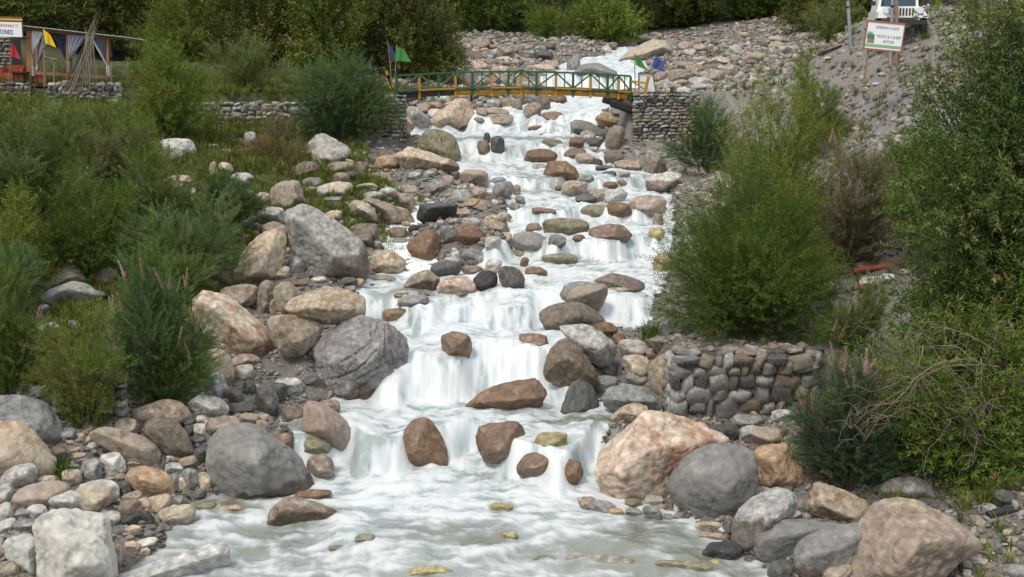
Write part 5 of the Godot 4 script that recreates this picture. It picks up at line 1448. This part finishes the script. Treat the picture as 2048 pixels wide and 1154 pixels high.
	flag("blue flag leaning over the white notice board", Dn - 0.16, [1291, 186], [1312, 109], [[1311, 111], [1330, 126], [1324, 144], [1303, 133]], "cloth_blue")
	var ns := thing("notice_board", "white easel notice board at the bridge's end", "sign", P(1294, 184, 44.9))
	var c := []
	for q in [[1277, 184], [1312, 184], [1305, 146], [1277, 146]]:
		c.append(P(q[0], q[1], 44.9) - P(1294, 184, 44.9))
	var st := begin()
	quad(st, c[0], c[3], c[2], c[1])
	part("panel", done(st), M.board, ns)
	for q in [[0, 3], [3, 2], [2, 1]]: part("frame", beam(c[q[0]] + Vector3(0, 0, 0.03), c[q[1]] + Vector3(0, 0, 0.03), 0.04, 0.04), M.wood_old, ns)
	part("leg", beam(c[1], c[1] + Vector3(0.02, -0.25, 0), 0.05, 0.05), M.wood_old, ns)
	part("leg", beam(c[0], c[0] + Vector3(-0.02, -0.25, 0), 0.05, 0.05), M.wood_old, ns)

func text(s: String, size: float, material: Material, parent: Node3D, at: Vector3, serif := true, bold := true):
	var tm := TextMesh.new()
	tm.text = s
	var f := SystemFont.new()
	f.font_names = PackedStringArray(["Droid Serif" if serif else "Droid Sans"])
	f.font_weight = 700 if bold else 400
	tm.font = f
	tm.font_size = 64
	tm.pixel_size = size / 46.0
	tm.depth = 0.006
	var o := MeshInstance3D.new()
	o.name = "lettering"
	o.mesh = tm
	o.material_override = material
	parent.add_child(o, true)
	o.position = at
	return o

func build_walls():
	M.earth = tri(mat(Color(0.07, 0.06, 0.05), 1.0), Vector3.ONE)
	# right abutment, left abutment, terrace wall, wall below the pavilion, wall end, gabion
	var a := P(1241, 300, 43.7)
	a.y = ground(a.x, 43.0) - 0.1
	var b := P(1400, 300, 43.9)
	stone_wall("stone_abutment", "dry-stone abutment of flat stones under the footbridge's flagged far end, by the dark shrub", a + Vector3(0.5, 0, 0), Vector3(b.x - a.x - 0.5, 0, -0.15), P(1300, 190, 43.7).y - a.y, 0.27, 0.14, 1.2, 0.2, "dry-stone walls", 0.35)
	a = P(700, 300, 44.2)
	a.y = ground(-3.9, 43.6) - 0.1
	b = P(814, 300, 44.0)
	stone_wall("stone_abutment", "dry-stone abutment under the footbridge beside the big blue-green shrub", a, Vector3(b.x - a.x, 0, 0.1), P(760, 191, 44.1).y - a.y, 0.28, 0.15, 1.2, 0.05, "dry-stone walls", 0.35)
	var c := P(812, 300, 44.05)
	a = P(375, 270, 44.6)
	b = P(700, 290, 44.25)
	a.y = ground(a.x, 44.0) - 0.15
	stone_wall("terrace_wall", "long low dry-stone terrace wall half hidden by shrubs", a, Vector3(b.x - a.x, 0, 0.3), P(500, 207, 44.4).y - a.y, 0.3, 0.19, 0.8, 0.1, "dry-stone walls", 0.9)
	a = P(96, 215, 46.4)
	b = P(244, 215, 46.4)
	a.y = ground(a.x, 45.8) - 0.1
	stone_wall("stone_wall", "rough wall of round cobbles below the pavilion's railing", a, b - Vector3(b.x, b.y, b.z) + Vector3(b.x - a.x, 0, 0), P(170, 166, 46.4).y - a.y, 0.24, 0.17, 0.6, 0.1, "dry-stone walls", 1.0)
	a = P(-40, 215, 46.6)
	b = P(62, 215, 46.6)
	a.y = ground(a.x, 46.0) - 0.1
	stone_wall("stone_wall", "rough wall of square stones in front of the red sofa", a, Vector3(b.x - a.x, 0, 0), P(20, 168, 46.6).y - a.y, 0.28, 0.18, 0.6, 0.1, "dry-stone walls", 0.8)
	a = P(-60, 168, 52.0)
	b = P(27, 168, 52.0)
	stone_wall("stone_hut", "grey stone hut wall behind the red flag and the welcome sign", Vector3(a.x, a.y - 0.2, a.z), Vector3(b.x - a.x, 0, 0), P(0, 74, 52.0).y - a.y + 0.2, 0.3, 0.17, 1.5, 0.0, "dry-stone walls")
	a = hit(212, 842)
	b = P(255, 842, -a.z)
	stone_wall("stone_wall", "end of a mortared stone wall between the sparse willow and the feathery shrub", Vector3(a.x - 0.9, a.y - 0.1, a.z), Vector3(b.x - a.x + 0.9, 0, 0), 0.86, 0.3, 0.15, 0.5, 0.0, "dry-stone walls")
	# gabion
	var g0 := P(1338, 846, 18.75)
	g0.y = P(1338, 846, 18.75).y
	var g1 := P(1640, 846, 18.75)
	var gh := P(1400, 714, 18.75).y - g0.y
	var gw := stone_wall("gabion_wall", "wire gabion packed with angular grey stones beneath the dense willow", g0, Vector3(g1.x - g0.x, 0, -0.05), gh, 0.29, 0.2, 0.9, 0.02, "", 1.0)
	landmarks.append([g0 + Vector3(1.2, 0.4, 0.2), "the gabion wall"])
	var st := begin()
	var L := g1.x - g0.x
	var n := 30
	for k in n:
		var x := L * k / (n - 1.0)
		var dx := L / (n - 1.0)
		for q in 12:
			var y := gh * q / 12.0
			var s := dx * 0.5 if q % 2 == 0 else 0.0
			for e in [-0.5, 0.5]:
				add_tube(st, [Vector3(x + s, y, 0.11), Vector3(x + s + e * dx, y + gh / 12.0, 0.11)], [0.0025, 0.0025], 3)
	add_tube(st, [Vector3(0, gh, 0.1), Vector3(L, gh, 0.1)], [0.006, 0.006], 4)
	add_tube(st, [Vector3(0, 0, 0.1), Vector3(0, gh, 0.1)], [0.006, 0.006], 4)
	part("wire_mesh", done(st), M.wire, gw)
	var g := RandomNumberGenerator.new()
	g.seed = 5
	for k in 26:
		var o := part("top_stone", wall_stones[g.randi() % 12], M.cobble, gw)
		o.basis = Basis.from_euler(Vector3(0, g.randf() * 3.0, 0)).scaled_local(Vector3(g.randf_range(0.2, 0.36), 0.12, 0.26))
		o.position = Vector3(g.randf_range(0.1, L), gh + 0.01, g.randf_range(-0.75, -0.05))
	for k in 10:
		var o := part("side_stone", wall_stones[g.randi() % 12], M.cobble, gw)
		o.basis = Basis(Vector3.UP, PI / 2).scaled_local(Vector3(0.32, 0.24, 0.3))
		o.position = Vector3(0.08, gh * (0.08 + 0.2 * (k / 2)), -0.2 - 0.36 * (k % 2))

func build_pavilion():
	var D := 47.6
	var Z := func(x: float, y: float, d: float) -> Vector3: return P(x / 6.789, 20.0 + y / 6.789, d)
	var org := P(59, 166, D)
	var root := thing("pavilion", "open timber pavilion with tied-back curtains and a corrugated tin roof", "pavilion", org)
	landmarks.append([org, "the pavilion"])
	var post := func(x: float, y0: float, y1: float, d: float, w: float, m: String):
		part("post", beam(Z.call(x, y0, d) - org, Z.call(x, y1, d) - org, w, w), M[m], root)
	post.call(402, 285, 1010, D, 0.19, "wood_orange")
	post.call(915, 330, 960, D, 0.09, "wood_orange")
	post.call(1465, 380, 990, D, 0.11, "wood_orange")
	post.call(500, 300, 980, D + 2.2, 0.12, "wood_orange")
	post.call(960, 330, 980, D + 2.2, 0.1, "wood_orange")
	post.call(1450, 380, 980, D + 2.2, 0.1, "wood_orange")
	var rail := func(x0: float, y0: float, x1: float, y1: float, d: float, w: float, called: String):
		part(called, beam(Z.call(x0, y0, d) - org, Z.call(x1, y1, d) - org, w, 0.08), M.wood_orange, root)
	rail.call(430, 850, 1500, 918, D + 0.05, 0.13, "railing")
	rail.call(380, 255, 1500, 385, D + 0.05, 0.1, "roof_beam")
	rail.call(0, 350, 400, 368, D - 0.1, 0.07, "roof_beam")
	# tin roof: corrugated sheets side by side
	for k in 8:
		var x0 := 300.0 + k * 174.0
		var x1 := x0 + 173.0
		var v := PackedVector3Array()
		var idx := PackedInt32Array()
		for i in 25:
			var x := lerpf(x0, x1, i / 24.0)
			var y := 212.0 + (x - 300.0) * 0.113
			var bump := 0.02 * sin(i * TAU / 4.0)
			for q in [[D - 0.35, 0.0], [D + 2.7, -0.1]]:
				v.append(Z.call(x, y, D - 0.35) - org + Vector3(0, bump + q[1] + 0.004 * (k % 2), -(q[0] - D + 0.35)))
		for i in 24: idx.append_array(PackedInt32Array([i * 2, i * 2 + 1, i * 2 + 2, i * 2 + 2, i * 2 + 1, i * 2 + 3]))
		part("roof_sheet", smooth_mesh(v, idx), M.tin, root)
		var st := begin()
		var e0: Vector3 = Z.call(x0, 212.0 + (x0 - 300.0) * 0.113 + 14.0, D - 0.3) - org
		var e1: Vector3 = Z.call(x1, 212.0 + (x1 - 300.0) * 0.113 + 14.0, D - 0.3) - org
		add_beam(st, e0, e1, 0.04, 0.04)
		part("roof_batten", done(st), M.wood_dark, root)
	# floor and low parapet
	var st := begin()
	add_box(st, Z.call(900, 1010, D + 1.2) - org + Vector3(0, 0.0, 0), Vector3(5.4, 0.12, 2.9))
	part("floor", done(st), M.wood_old, root)
	# curtains: top start, top end, waist end, waist start; then the tail below the tie
	var cur := func(q: Array, d: float, m: String, folds: float):
		var c := []
		for p in q: c.append(Z.call(p[0], p[1], d) - org)
		part("curtain", cloth(c, 26, 14, 0.05, folds, Vector3(0, 0, 1)), M[m], root)
	cur.call([[430, 285], [600, 300], [435, 625], [422, 632]], D - 0.02, "cloth_white", 3.0)
	cur.call([[422, 630], [436, 628], [475, 905], [398, 880]], D - 0.02, "cloth_white", 2.0)
	cur.call([[590, 320], [700, 330], [530, 740], [500, 730]], D + 2.0, "cloth_lilac", 3.0)
	cur.call([[500, 730], [520, 735], [520, 820], [480, 810]], D + 2.0, "cloth_white", 2.0)
	cur.call([[715, 335], [915, 340], [915, 690], [895, 690]], D + 0.06, "cloth_navy", 3.0)
	cur.call([[925, 340], [1180, 350], [945, 690], [915, 690]], D - 0.02, "cloth_lilac", 4.0)
	cur.call([[905, 690], [945, 690], [935, 850], [920, 850]], D - 0.02, "cloth_white", 2.0)
	cur.call([[1180, 355], [1230, 360], [1000, 840], [965, 850]], D + 2.0, "cloth_lilac", 2.0)
	cur.call([[1225, 365], [1255, 370], [1470, 760], [1440, 750]], D - 0.05, "cloth_white", 2.0)
	cur.call([[1250, 375], [1445, 390], [1455, 730], [1430, 715]], D + 0.02, "cloth_slate", 4.0)
	cur.call([[1436, 745], [1490, 755], [1500, 910], [1450, 890]], D - 0.05, "cloth_white", 2.0)
	cur.call([[1475, 395], [1500, 450], [1535, 600], [1475, 720]], D + 0.3, "cloth_slate", 2.0)
	# furniture under the roof
	var sofa := thing("sofa", "red-orange sofa beside the pavilion's thick corner post", "sofa", Z.call(210, 985, D + 0.3))
	st = begin()
	add_box(st, Vector3(0, 0.22, 0), Vector3(0.78, 0.4, 0.6))
	part("seat", done(st), M.sofa, sofa)
	st = begin()
	add_box(st, Vector3(-0.05, 0.5, -0.33), Vector3(0.78, 0.5, 0.14))
	part("backrest", done(st), M.sofa, sofa)
	for s in [-0.45, 0.45]:
		st = begin()
		add_box(st, Vector3(s, 0.32, 0), Vector3(0.12, 0.55, 0.64))
		part("armrest", done(st), M.sofa, sofa)
	var bench := thing("bench", "orange bench panel under the pavilion railing", "bench", Z.call(520, 985, D + 0.35))
	st = begin()
	add_box(st, Vector3(0, 0.3, 0), Vector3(0.7, 0.08, 0.5))
	part("seat", done(st), M.sofa, bench)
	st = begin()
	add_box(st, Vector3(0, 0.13, 0.2), Vector3(0.66, 0.26, 0.06))
	part("front_panel", done(st), M.sofa, bench)
	var tb := thing("low_table", "low dark table beside the red-orange sofa", "table", Z.call(290, 985, D - 0.15))
	st = begin()
	add_box(st, Vector3(0, 0.44, 0), Vector3(0.72, 0.05, 0.4))
	part("tabletop", done(st), M.wood_dark, tb)
	for s in [-0.3, 0.3]:
		part("leg", beam(Vector3(s, 0, 0), Vector3(s, 0.41, 0), 0.06, 0.06), M.wood_dark, tb)
	# fence posts and cross bar in front
	var fence := thing("stick_fence", "thin stick fence with one cross bar in front of the pavilion", "fence", Z.call(740, 1050, D - 0.5))
	var fo := fence.position
	for q in [[612, 560, 618, 1045], [740, 650, 732, 1050], [1518, 695, 1512, 1000]]:
		part("post", tube([Z.call(q[2], q[3], D - 0.5) - fo, Z.call(q[0], q[1], D - 0.5) - fo], [0.045, 0.04], 6), M.pole_wood, fence)
	part("cross_bar", tube([Z.call(600, 640, D - 0.55) - fo, Z.call(780, 676, D - 0.55) - fo], [0.035, 0.03], 6), M.pole_wood, fence)
	var net := thing("wire_fence", "sagging chain-link fence between the pavilion and the bright green willow", "fence", Z.call(1500, 1000, D - 0.2))
	st = begin()
	for k in 34:
		for e in [-1.0, 1.0]:
			var x := 640.0 + k * 33.0
			add_tube(st, [Z.call(x, 690 + k * 2.0, D - 0.25) - net.position, Z.call(x + e * 160.0, 990, D - 0.25) - net.position], [0.004, 0.004], 3)
	part("wire_mesh", done(st), M.wire, net)
	part("post", tube([Z.call(1740, 1000, D - 0.25) - net.position, Z.call(1735, 690, D - 0.25) - net.position], [0.03, 0.03], 6), M.pole_wood, net)
	# leaning poles
	var stack := thing("pole_stack", "stack of thin bare poles leaning together in front of the pavilion", "poles", P(165, 225, 46.0))
	var g := RandomNumberGenerator.new()
	g.seed = 17
	for k in 24:
		var x := 880.0 + g.randf() * 470.0
		var base: Vector3 = Z.call(x, g.randf_range(1040, 1430) if x < 1050 else g.randf_range(980, 1120), 46.0 - g.randf() * 0.5)
		base.y = maxf(base.y, ground(base.x, -base.z) - 0.05)
		var ap: Vector3 = Z.call(1215 + g.randf_range(-70, 80), 370, 46.2)
		var over := g.randf_range(0.1, 0.75)
		var tip := ap + (ap - base) * over * 0.55 + Vector3(g.randf_range(-0.1, 0.12), 0, 0)
		if k < 3: tip = Z.call([1290, 1375, 1322][k], [-20, -30, 40][k], 46.2)
		part("pole", tube([base - stack.position, ap - stack.position, tip - stack.position], [0.019, 0.015, 0.006], 5), M.twig_pale, stack)
	# flags
	flag("red flag on a short pole in front of the stone hut", D - 0.6, [17.5, 168], [24, 85], [[22, 88], [28, 90], [43, 119], [20, 112]], "cloth_red")
	flag("bright yellow flag hanging from a pole in front of the pavilion", D - 0.7, [88, 174], [87, 55], [[86.5, 58], [101, 70], [113, 95], [91, 87]], "cloth_yellow")
	# welcome sign
	var so := P(4, 72, D - 0.4)
	var sg := thing("welcome_sign", "white painted sign lettered in red and blue above the stone hut, striped top edge", "sign", so)
	var k := 1.0 / ppm(so)
	st = begin()
	add_box(st, Vector3(-16.0 * k, 13.5 * k, 0), Vector3(114 * k, 29 * k, 0.04))
	part("board", done(st), M.board, sg)
	for q in [[30.0, "wood_old", 2.6], [32.6, "cloth_yellow", 2.4], [35.0, "sofa", 2.2], [37.3, "wood_old", 2.2]]:
		st = begin()
		add_box(st, Vector3(-16.0 * k, q[0] * k, 0.004), Vector3(117 * k, q[2] * k, 0.06))
		part("top_stripe", done(st), M[q[1]], sg)
	st = begin()
	add_box(st, Vector3(42.2 * k, 14 * k, 0.004), Vector3(1.6 * k, 29 * k, 0.06))
	part("edge_strip", done(st), M.wood_old, sg)
	for o in [text("WELCOME", 8.6 * k, M.paint_blue, sg, Vector3(-8.5 * k, 8.8 * k, 0.026))]:
		o.rotation.z = -0.035
	text("Restaurant !!", 6.0 * k, M.paint_red, sg, Vector3(8.0 * k, 21.5 * k, 0.026), true, false).rotation.z = -0.035
	sg.rotation.z = -0.03
	part("sign_post", beam(Vector3(-30 * k, 0, -0.06), Vector3(-30 * k, -2.2, -0.06), 0.09, 0.09), M.wood_old, sg)

func build_roadside():
	# sign board
	var D := 36.0
	var zo := P(1764, 100, D)
	var k := 1.0 / ppm(zo)
	var sg := thing("sign_board", "white camp sign in a brown frame with a small picture, half hidden by willow leaves", "sign", zo)
	var st := begin()
	add_box(st, Vector3(0, 27 * k, 0), Vector3(74 * k, 52 * k, 0.04))
	part("board", done(st), M.board, sg)
	for q in [[0, 54, 76, 3.4], [0, -0.5, 76, 3.4]]:
		st = begin()
		add_box(st, Vector3(q[0] * k, q[1] * k, 0.01), Vector3(q[2] * k, q[3] * k, 0.06))
		part("frame", done(st), M.frame_brown, sg)
	for s in [-37.5, 37.5]:
		st = begin()
		add_box(st, Vector3(s * k, 27 * k, 0.008), Vector3(2.0 * k, 54 * k, 0.056))
		part("frame", done(st), M.frame_brown, sg)
	st = begin()
	add_box(st, Vector3(0, 7 * k, 0.021), Vector3(72 * k, 6 * k, 0.004))
	part("green_band", done(st), M.paint_green, sg)
	for q in [[-29.0, 31.0, 10.0, 5.0, "paint_sky"], [-27.0, 24.5, 15.0, 9.0, "paint_leaf"], [-26.0, 16.0, 14.0, 9.0, "paint_stone"]]:
		st = begin()
		add_box(st, Vector3(q[0] * k, q[1] * k, 0.021), Vector3(q[2] * k, q[3] * k, 0.004))
		part("picture", done(st), M[q[4]], sg)
	text("SPRING CAFE", 5.0 * k, M.paint_violet, sg, Vector3(4 * k, 43 * k, 0.021))
	text("TENT & CAMP", 5.0 * k, M.paint_violet, sg, Vector3(9 * k, 26 * k, 0.021))
	text("RIVER", 5.0 * k, M.paint_violet, sg, Vector3(10 * k, 16.5 * k, 0.021))
	for s in [-26.0, 26.0]:
		part("leg", beam(Vector3(s * k, -1 * k, -0.05), Vector3(s * k + 0.02, -1.1, -0.05), 0.06, 0.05), M.pole_wood, sg)
	sg.rotation.z = -0.09
	# steel poles
	for q in [[1703, 104, 1692, -40, 43.0, "grey steel pole standing on the rubble beside the olive willow"], [1786, 64, 1787, -60, 40.3, "pale lamp post in front of the white jeep's bonnet"], [1798, 66, 1793, -60, 40.1, "thin wooden post beside the pale lamp post"]]:
		var a := P(q[0], q[1], q[4])
		a.y = minf(a.y, ground(a.x, q[4]) - 0.05)
		var b := P(q[2], q[3], q[4])
		var root := thing("pole", q[5], "pole", a)
		var metal: bool = not q[5].contains("wooden")
		part("shaft", tube([Vector3.ZERO, (b - a) * 0.5, b - a], [0.075, 0.065, 0.055], 10), M.steel if metal else M.pole_wood, root)
		if metal and q[4] > 40.0:
			for y in [0.62, 0.72]:
				part("clamp", tube([(b - a) * y, (b - a) * (y + 0.02)], [0.085, 0.085], 10), M.car_black, root)
	# white jeep
	var jo := P(1800, 62, 41.0)
	jo.y = ground(jo.x, 41.5)
	var j := thing("jeep", "white jeep parked on the road behind the camp sign", "car", jo)
	j.rotation.y = -0.2
	var ys := P(1788, 0, 41.0).y - jo.y      # keeps the bonnet in the right height band
	var bx := func(called: String, at: Vector3, size: Vector3, m: String, parent: Node3D = j, taper := 1.0):
		var s2 := begin()
		var h := size * 0.5
		var c := []
		for y in [-1, 1]:
			var tp := taper if y > 0 else 1.0
			for q in [[-1, -1], [1, -1], [1, 1], [-1, 1]]: c.append(at + Vector3(q[0] * h.x * tp, y * h.y, q[1] * h.z * (1.0 if y < 0 else lerpf(1.0, tp, 0.5))))
		hexa(s2, c)
		return part(called, done(s2), M[m], parent)
	bx.call("body", Vector3(0, 0.72, -1.9), Vector3(1.62, 0.66, 2.4), "car_white")
	var hood = bx.call("bonnet", Vector3(0, 0.93, -0.15), Vector3(1.36, 0.36, 1.25), "car_white", j, 0.86)
	bx.call("cabin", Vector3(0, 1.45, -2.0), Vector3(1.5, 0.8, 2.1), "car_white", j, 0.88)
	var ws = bx.call("windscreen", Vector3(0, 1.44, -0.97), Vector3(1.26, 0.5, 0.05), "car_glass", j, 0.92)
	bx.call("roof", Vector3(0, 1.87, -2.0), Vector3(1.4, 0.07, 2.15), "car_white", j, 0.94)
	bx.call("grille", Vector3(0, 0.9, 0.485), Vector3(0.86, 0.36, 0.05), "car_white")
	for q in 7: bx.call("grille_slot", Vector3(-0.33 + q * 0.11, 0.92, 0.515), Vector3(0.055, 0.26, 0.02), "car_black")
	for s in [-1, 1]:
		bx.call("fender", Vector3(s * 0.72, 0.82, 0.0), Vector3(0.32, 0.22, 1.0), "car_white", j, 0.9)
		var hl := part("headlight", tube([Vector3(s * 0.58, 0.98, 0.44), Vector3(s * 0.58, 0.98, 0.54)], [0.12, 0.12], 14), M.chrome, j)
		bx.call("mirror", Vector3(s * 0.92, 1.3, -0.9), Vector3(0.2, 0.16, 0.08), "car_black")
		for z in [-2.35, -0.05]:
			var wh := part("wheel", tube([Vector3(s * 0.7, 0.36, z), Vector3(s * 0.9, 0.36, z)], [0.36, 0.36], 18), M.car_black, j)
			part("rim", tube([Vector3(s * 0.88, 0.36, z), Vector3(s * 0.915, 0.36, z)], [0.2, 0.18], 14), M.chrome, wh)
	bx.call("bumper", Vector3(0, 0.55, 0.58), Vector3(1.6, 0.16, 0.14), "car_black")
	# pipes
	for q in [[1706, 557, 1822, 527, 0.075, "rust_pipe", "red iron pipe lying across the white stones below the willow"], [1667, 552, 1771, 592, 0.075, "rust_pipe", "rusty pipe with a black open end among the white stones"], [1716, 587, 1782, 603, 0.07, "rust_pipe", "red pipe half buried in grass below the other pipes"]]:
		var a := hit(q[0], q[1]) + Vector3(0, 0.14, 0)
		var b := P(q[2], q[3], -a.z - 0.2)
		var root := thing("pipe", q[6], "pipe", a, "fallen pipes")
		var s2 := begin()
		add_tube(s2, [Vector3.ZERO, (b - a) * 0.5, b - a], [q[4], q[4], q[4]], 14)
		part("tube", done(s2), M[q[5]], root)
		if q[0] == 1667: part("open_end", tube([(b - a) * -0.02, (b - a) * 0.45], [q[4] * 1.3, q[4] * 1.04], 14), M.black_pipe, root)
	# rusted girder and litter on the slope
	var ga := hit(1640, 116)
	var gb := P(1682, 100, -ga.z - 0.3)
	var gd := thing("rusty_girder", "rusty steel girder dumped on the rubble near the steel pole", "girder", ga + Vector3(0, 0.1, 0))
	part("web", beam(Vector3.ZERO, gb - ga, 0.2, 0.05), M.girder, gd)
	part("flange", beam(Vector3(0, 0.1, 0.06), gb - ga + Vector3(0, 0.1, 0.06), 0.03, 0.16), M.girder, gd)
	for q in [[1655, 122, "sack", "crumpled yellow sack on the rubble slope"], [1752, 172, "cloth_lilac", "pale blue plastic bag among the embankment rubble"], [1765, 157, "sack", "yellow and white wrapper among the embankment rubble"]]:
		var p := hit(q[0], q[1])
		var o := top("litter", unit_rock(int(q[0]), "white", 2, 1.0, 0.6), M[q[2]], p + Vector3(0, 0.05, 0))
		o.scale = Vector3(0.32, 0.22, 0.26)
		tag(o, q[3], "litter", "litter on the banks")
	for q in [[1925, 1102, "cloth_red", "small red wrapper on the gravel beside the pinkish tan boulder"], [2010, 1095, "cloth_white", "white and orange packet on the gravel"]]:
		var p := hit(q[0], q[1])
		var o := top("litter", unit_rock(int(q[0]), "white", 1, 1.0, 0.4), M[q[2]], p + Vector3(0, 0.05, 0))
		o.scale = Vector3(0.12, 0.05, 0.07)
		tag(o, q[3], "litter", "litter on the banks")
	var la := hit(1975, 1040)
	var lg := thing("charred_log", "short charred black log on the gravel bank below the thicket", "log", la + Vector3(0, 0.04, 0))
	part("wood", tube([Vector3.ZERO, Vector3(0.25, 0.05, -0.05), Vector3(0.5, 0.04, -0.1)], [0.06, 0.07, 0.05], 9), M.black_pipe, lg)

func _ready():
	var cam := Camera3D.new()
	cam.name = "camera"
	cam.fov = rad_to_deg(2.0 * atan(577.0 / F))
	cam.far = 600.0
	cam.rotation.x = -PITCH
	add_child(cam)
	cam.current = true
	var env := Environment.new()
	env.background_mode = Environment.BG_SKY
	var sky := Sky.new()
	var ps := ProceduralSkyMaterial.new()
	ps.sky_top_color = Color(0.80, 0.83, 0.87)
	ps.sky_horizon_color = Color(0.88, 0.89, 0.9)
	ps.ground_bottom_color = Color(0.3, 0.3, 0.28)
	ps.ground_horizon_color = Color(0.6, 0.6, 0.6)
	ps.sky_curve = 0.2
	sky.sky_material = ps
	env.sky = sky
	env.tonemap_mode = Environment.TONE_MAPPER_LINEAR
	env.tonemap_exposure = 1.7
	env.sdfgi_enabled = true
	env.ssao_enabled = true
	env.ssil_enabled = true
	env.ambient_light_source = Environment.AMBIENT_SOURCE_SKY
	var we := WorldEnvironment.new()
	we.name = "environment"
	we.environment = env
	add_child(we)
	var sun := DirectionalLight3D.new()
	sun.name = "sun"
	sun.light_energy = 0.5
	sun.light_angular_distance = 14.0
	sun.light_color = Color(1.0, 0.96, 0.9)
	sun.shadow_enabled = true
	sun.rotation = Vector3(deg_to_rad(-58), deg_to_rad(-38), 0)
	add_child(sun)
	for q in [[n_rock, 5, 0.9, 4], [n_fine, 6, 1.1, 3], [n_water, 8, 0.12, 3], [n_ground, 9, 0.12, 3]]:
		var n: FastNoiseLite = q[0]
		n.noise_type = FastNoiseLite.TYPE_SIMPLEX_SMOOTH
		n.seed = q[1]
		n.frequency = q[2]
		n.fractal_octaves = q[3]
	var t0 := Time.get_ticks_msec()
	build_tables()
	build_materials()
	M.sack = mat(Color(0.5, 0.44, 0.2), 0.8)
	M.sofa = mat(Color(0.35, 0.07, 0.03), 0.7)
	M.frame_brown = mat(Color(0.3, 0.11, 0.05), 0.7)
	M.girder = mat(Color(0.13, 0.055, 0.04), 0.8)
	M.paint_sky = mat(Color(0.12, 0.42, 0.5), 0.6)
	M.paint_leaf = mat(Color(0.12, 0.16, 0.06), 0.6)
	M.paint_stone = mat(Color(0.22, 0.21, 0.19), 0.6)
	build_ground()
	print("ground ", Time.get_ticks_msec() - t0)
	build_wall_stones()
	build_walls()
	build_bridge()
	key_boulders()
	plain_boulders()
	label_rocks()
	print("rocks ", Time.get_ticks_msec() - t0)
	build_water()
	print("water ", Time.get_ticks_msec() - t0)
	build_cobbles()
	build_pavilion()
	build_roadside()
	print("things ", Time.get_ticks_msec() - t0)
	build_twigs()
	build_plants()
	print("plants ", Time.get_ticks_msec() - t0)
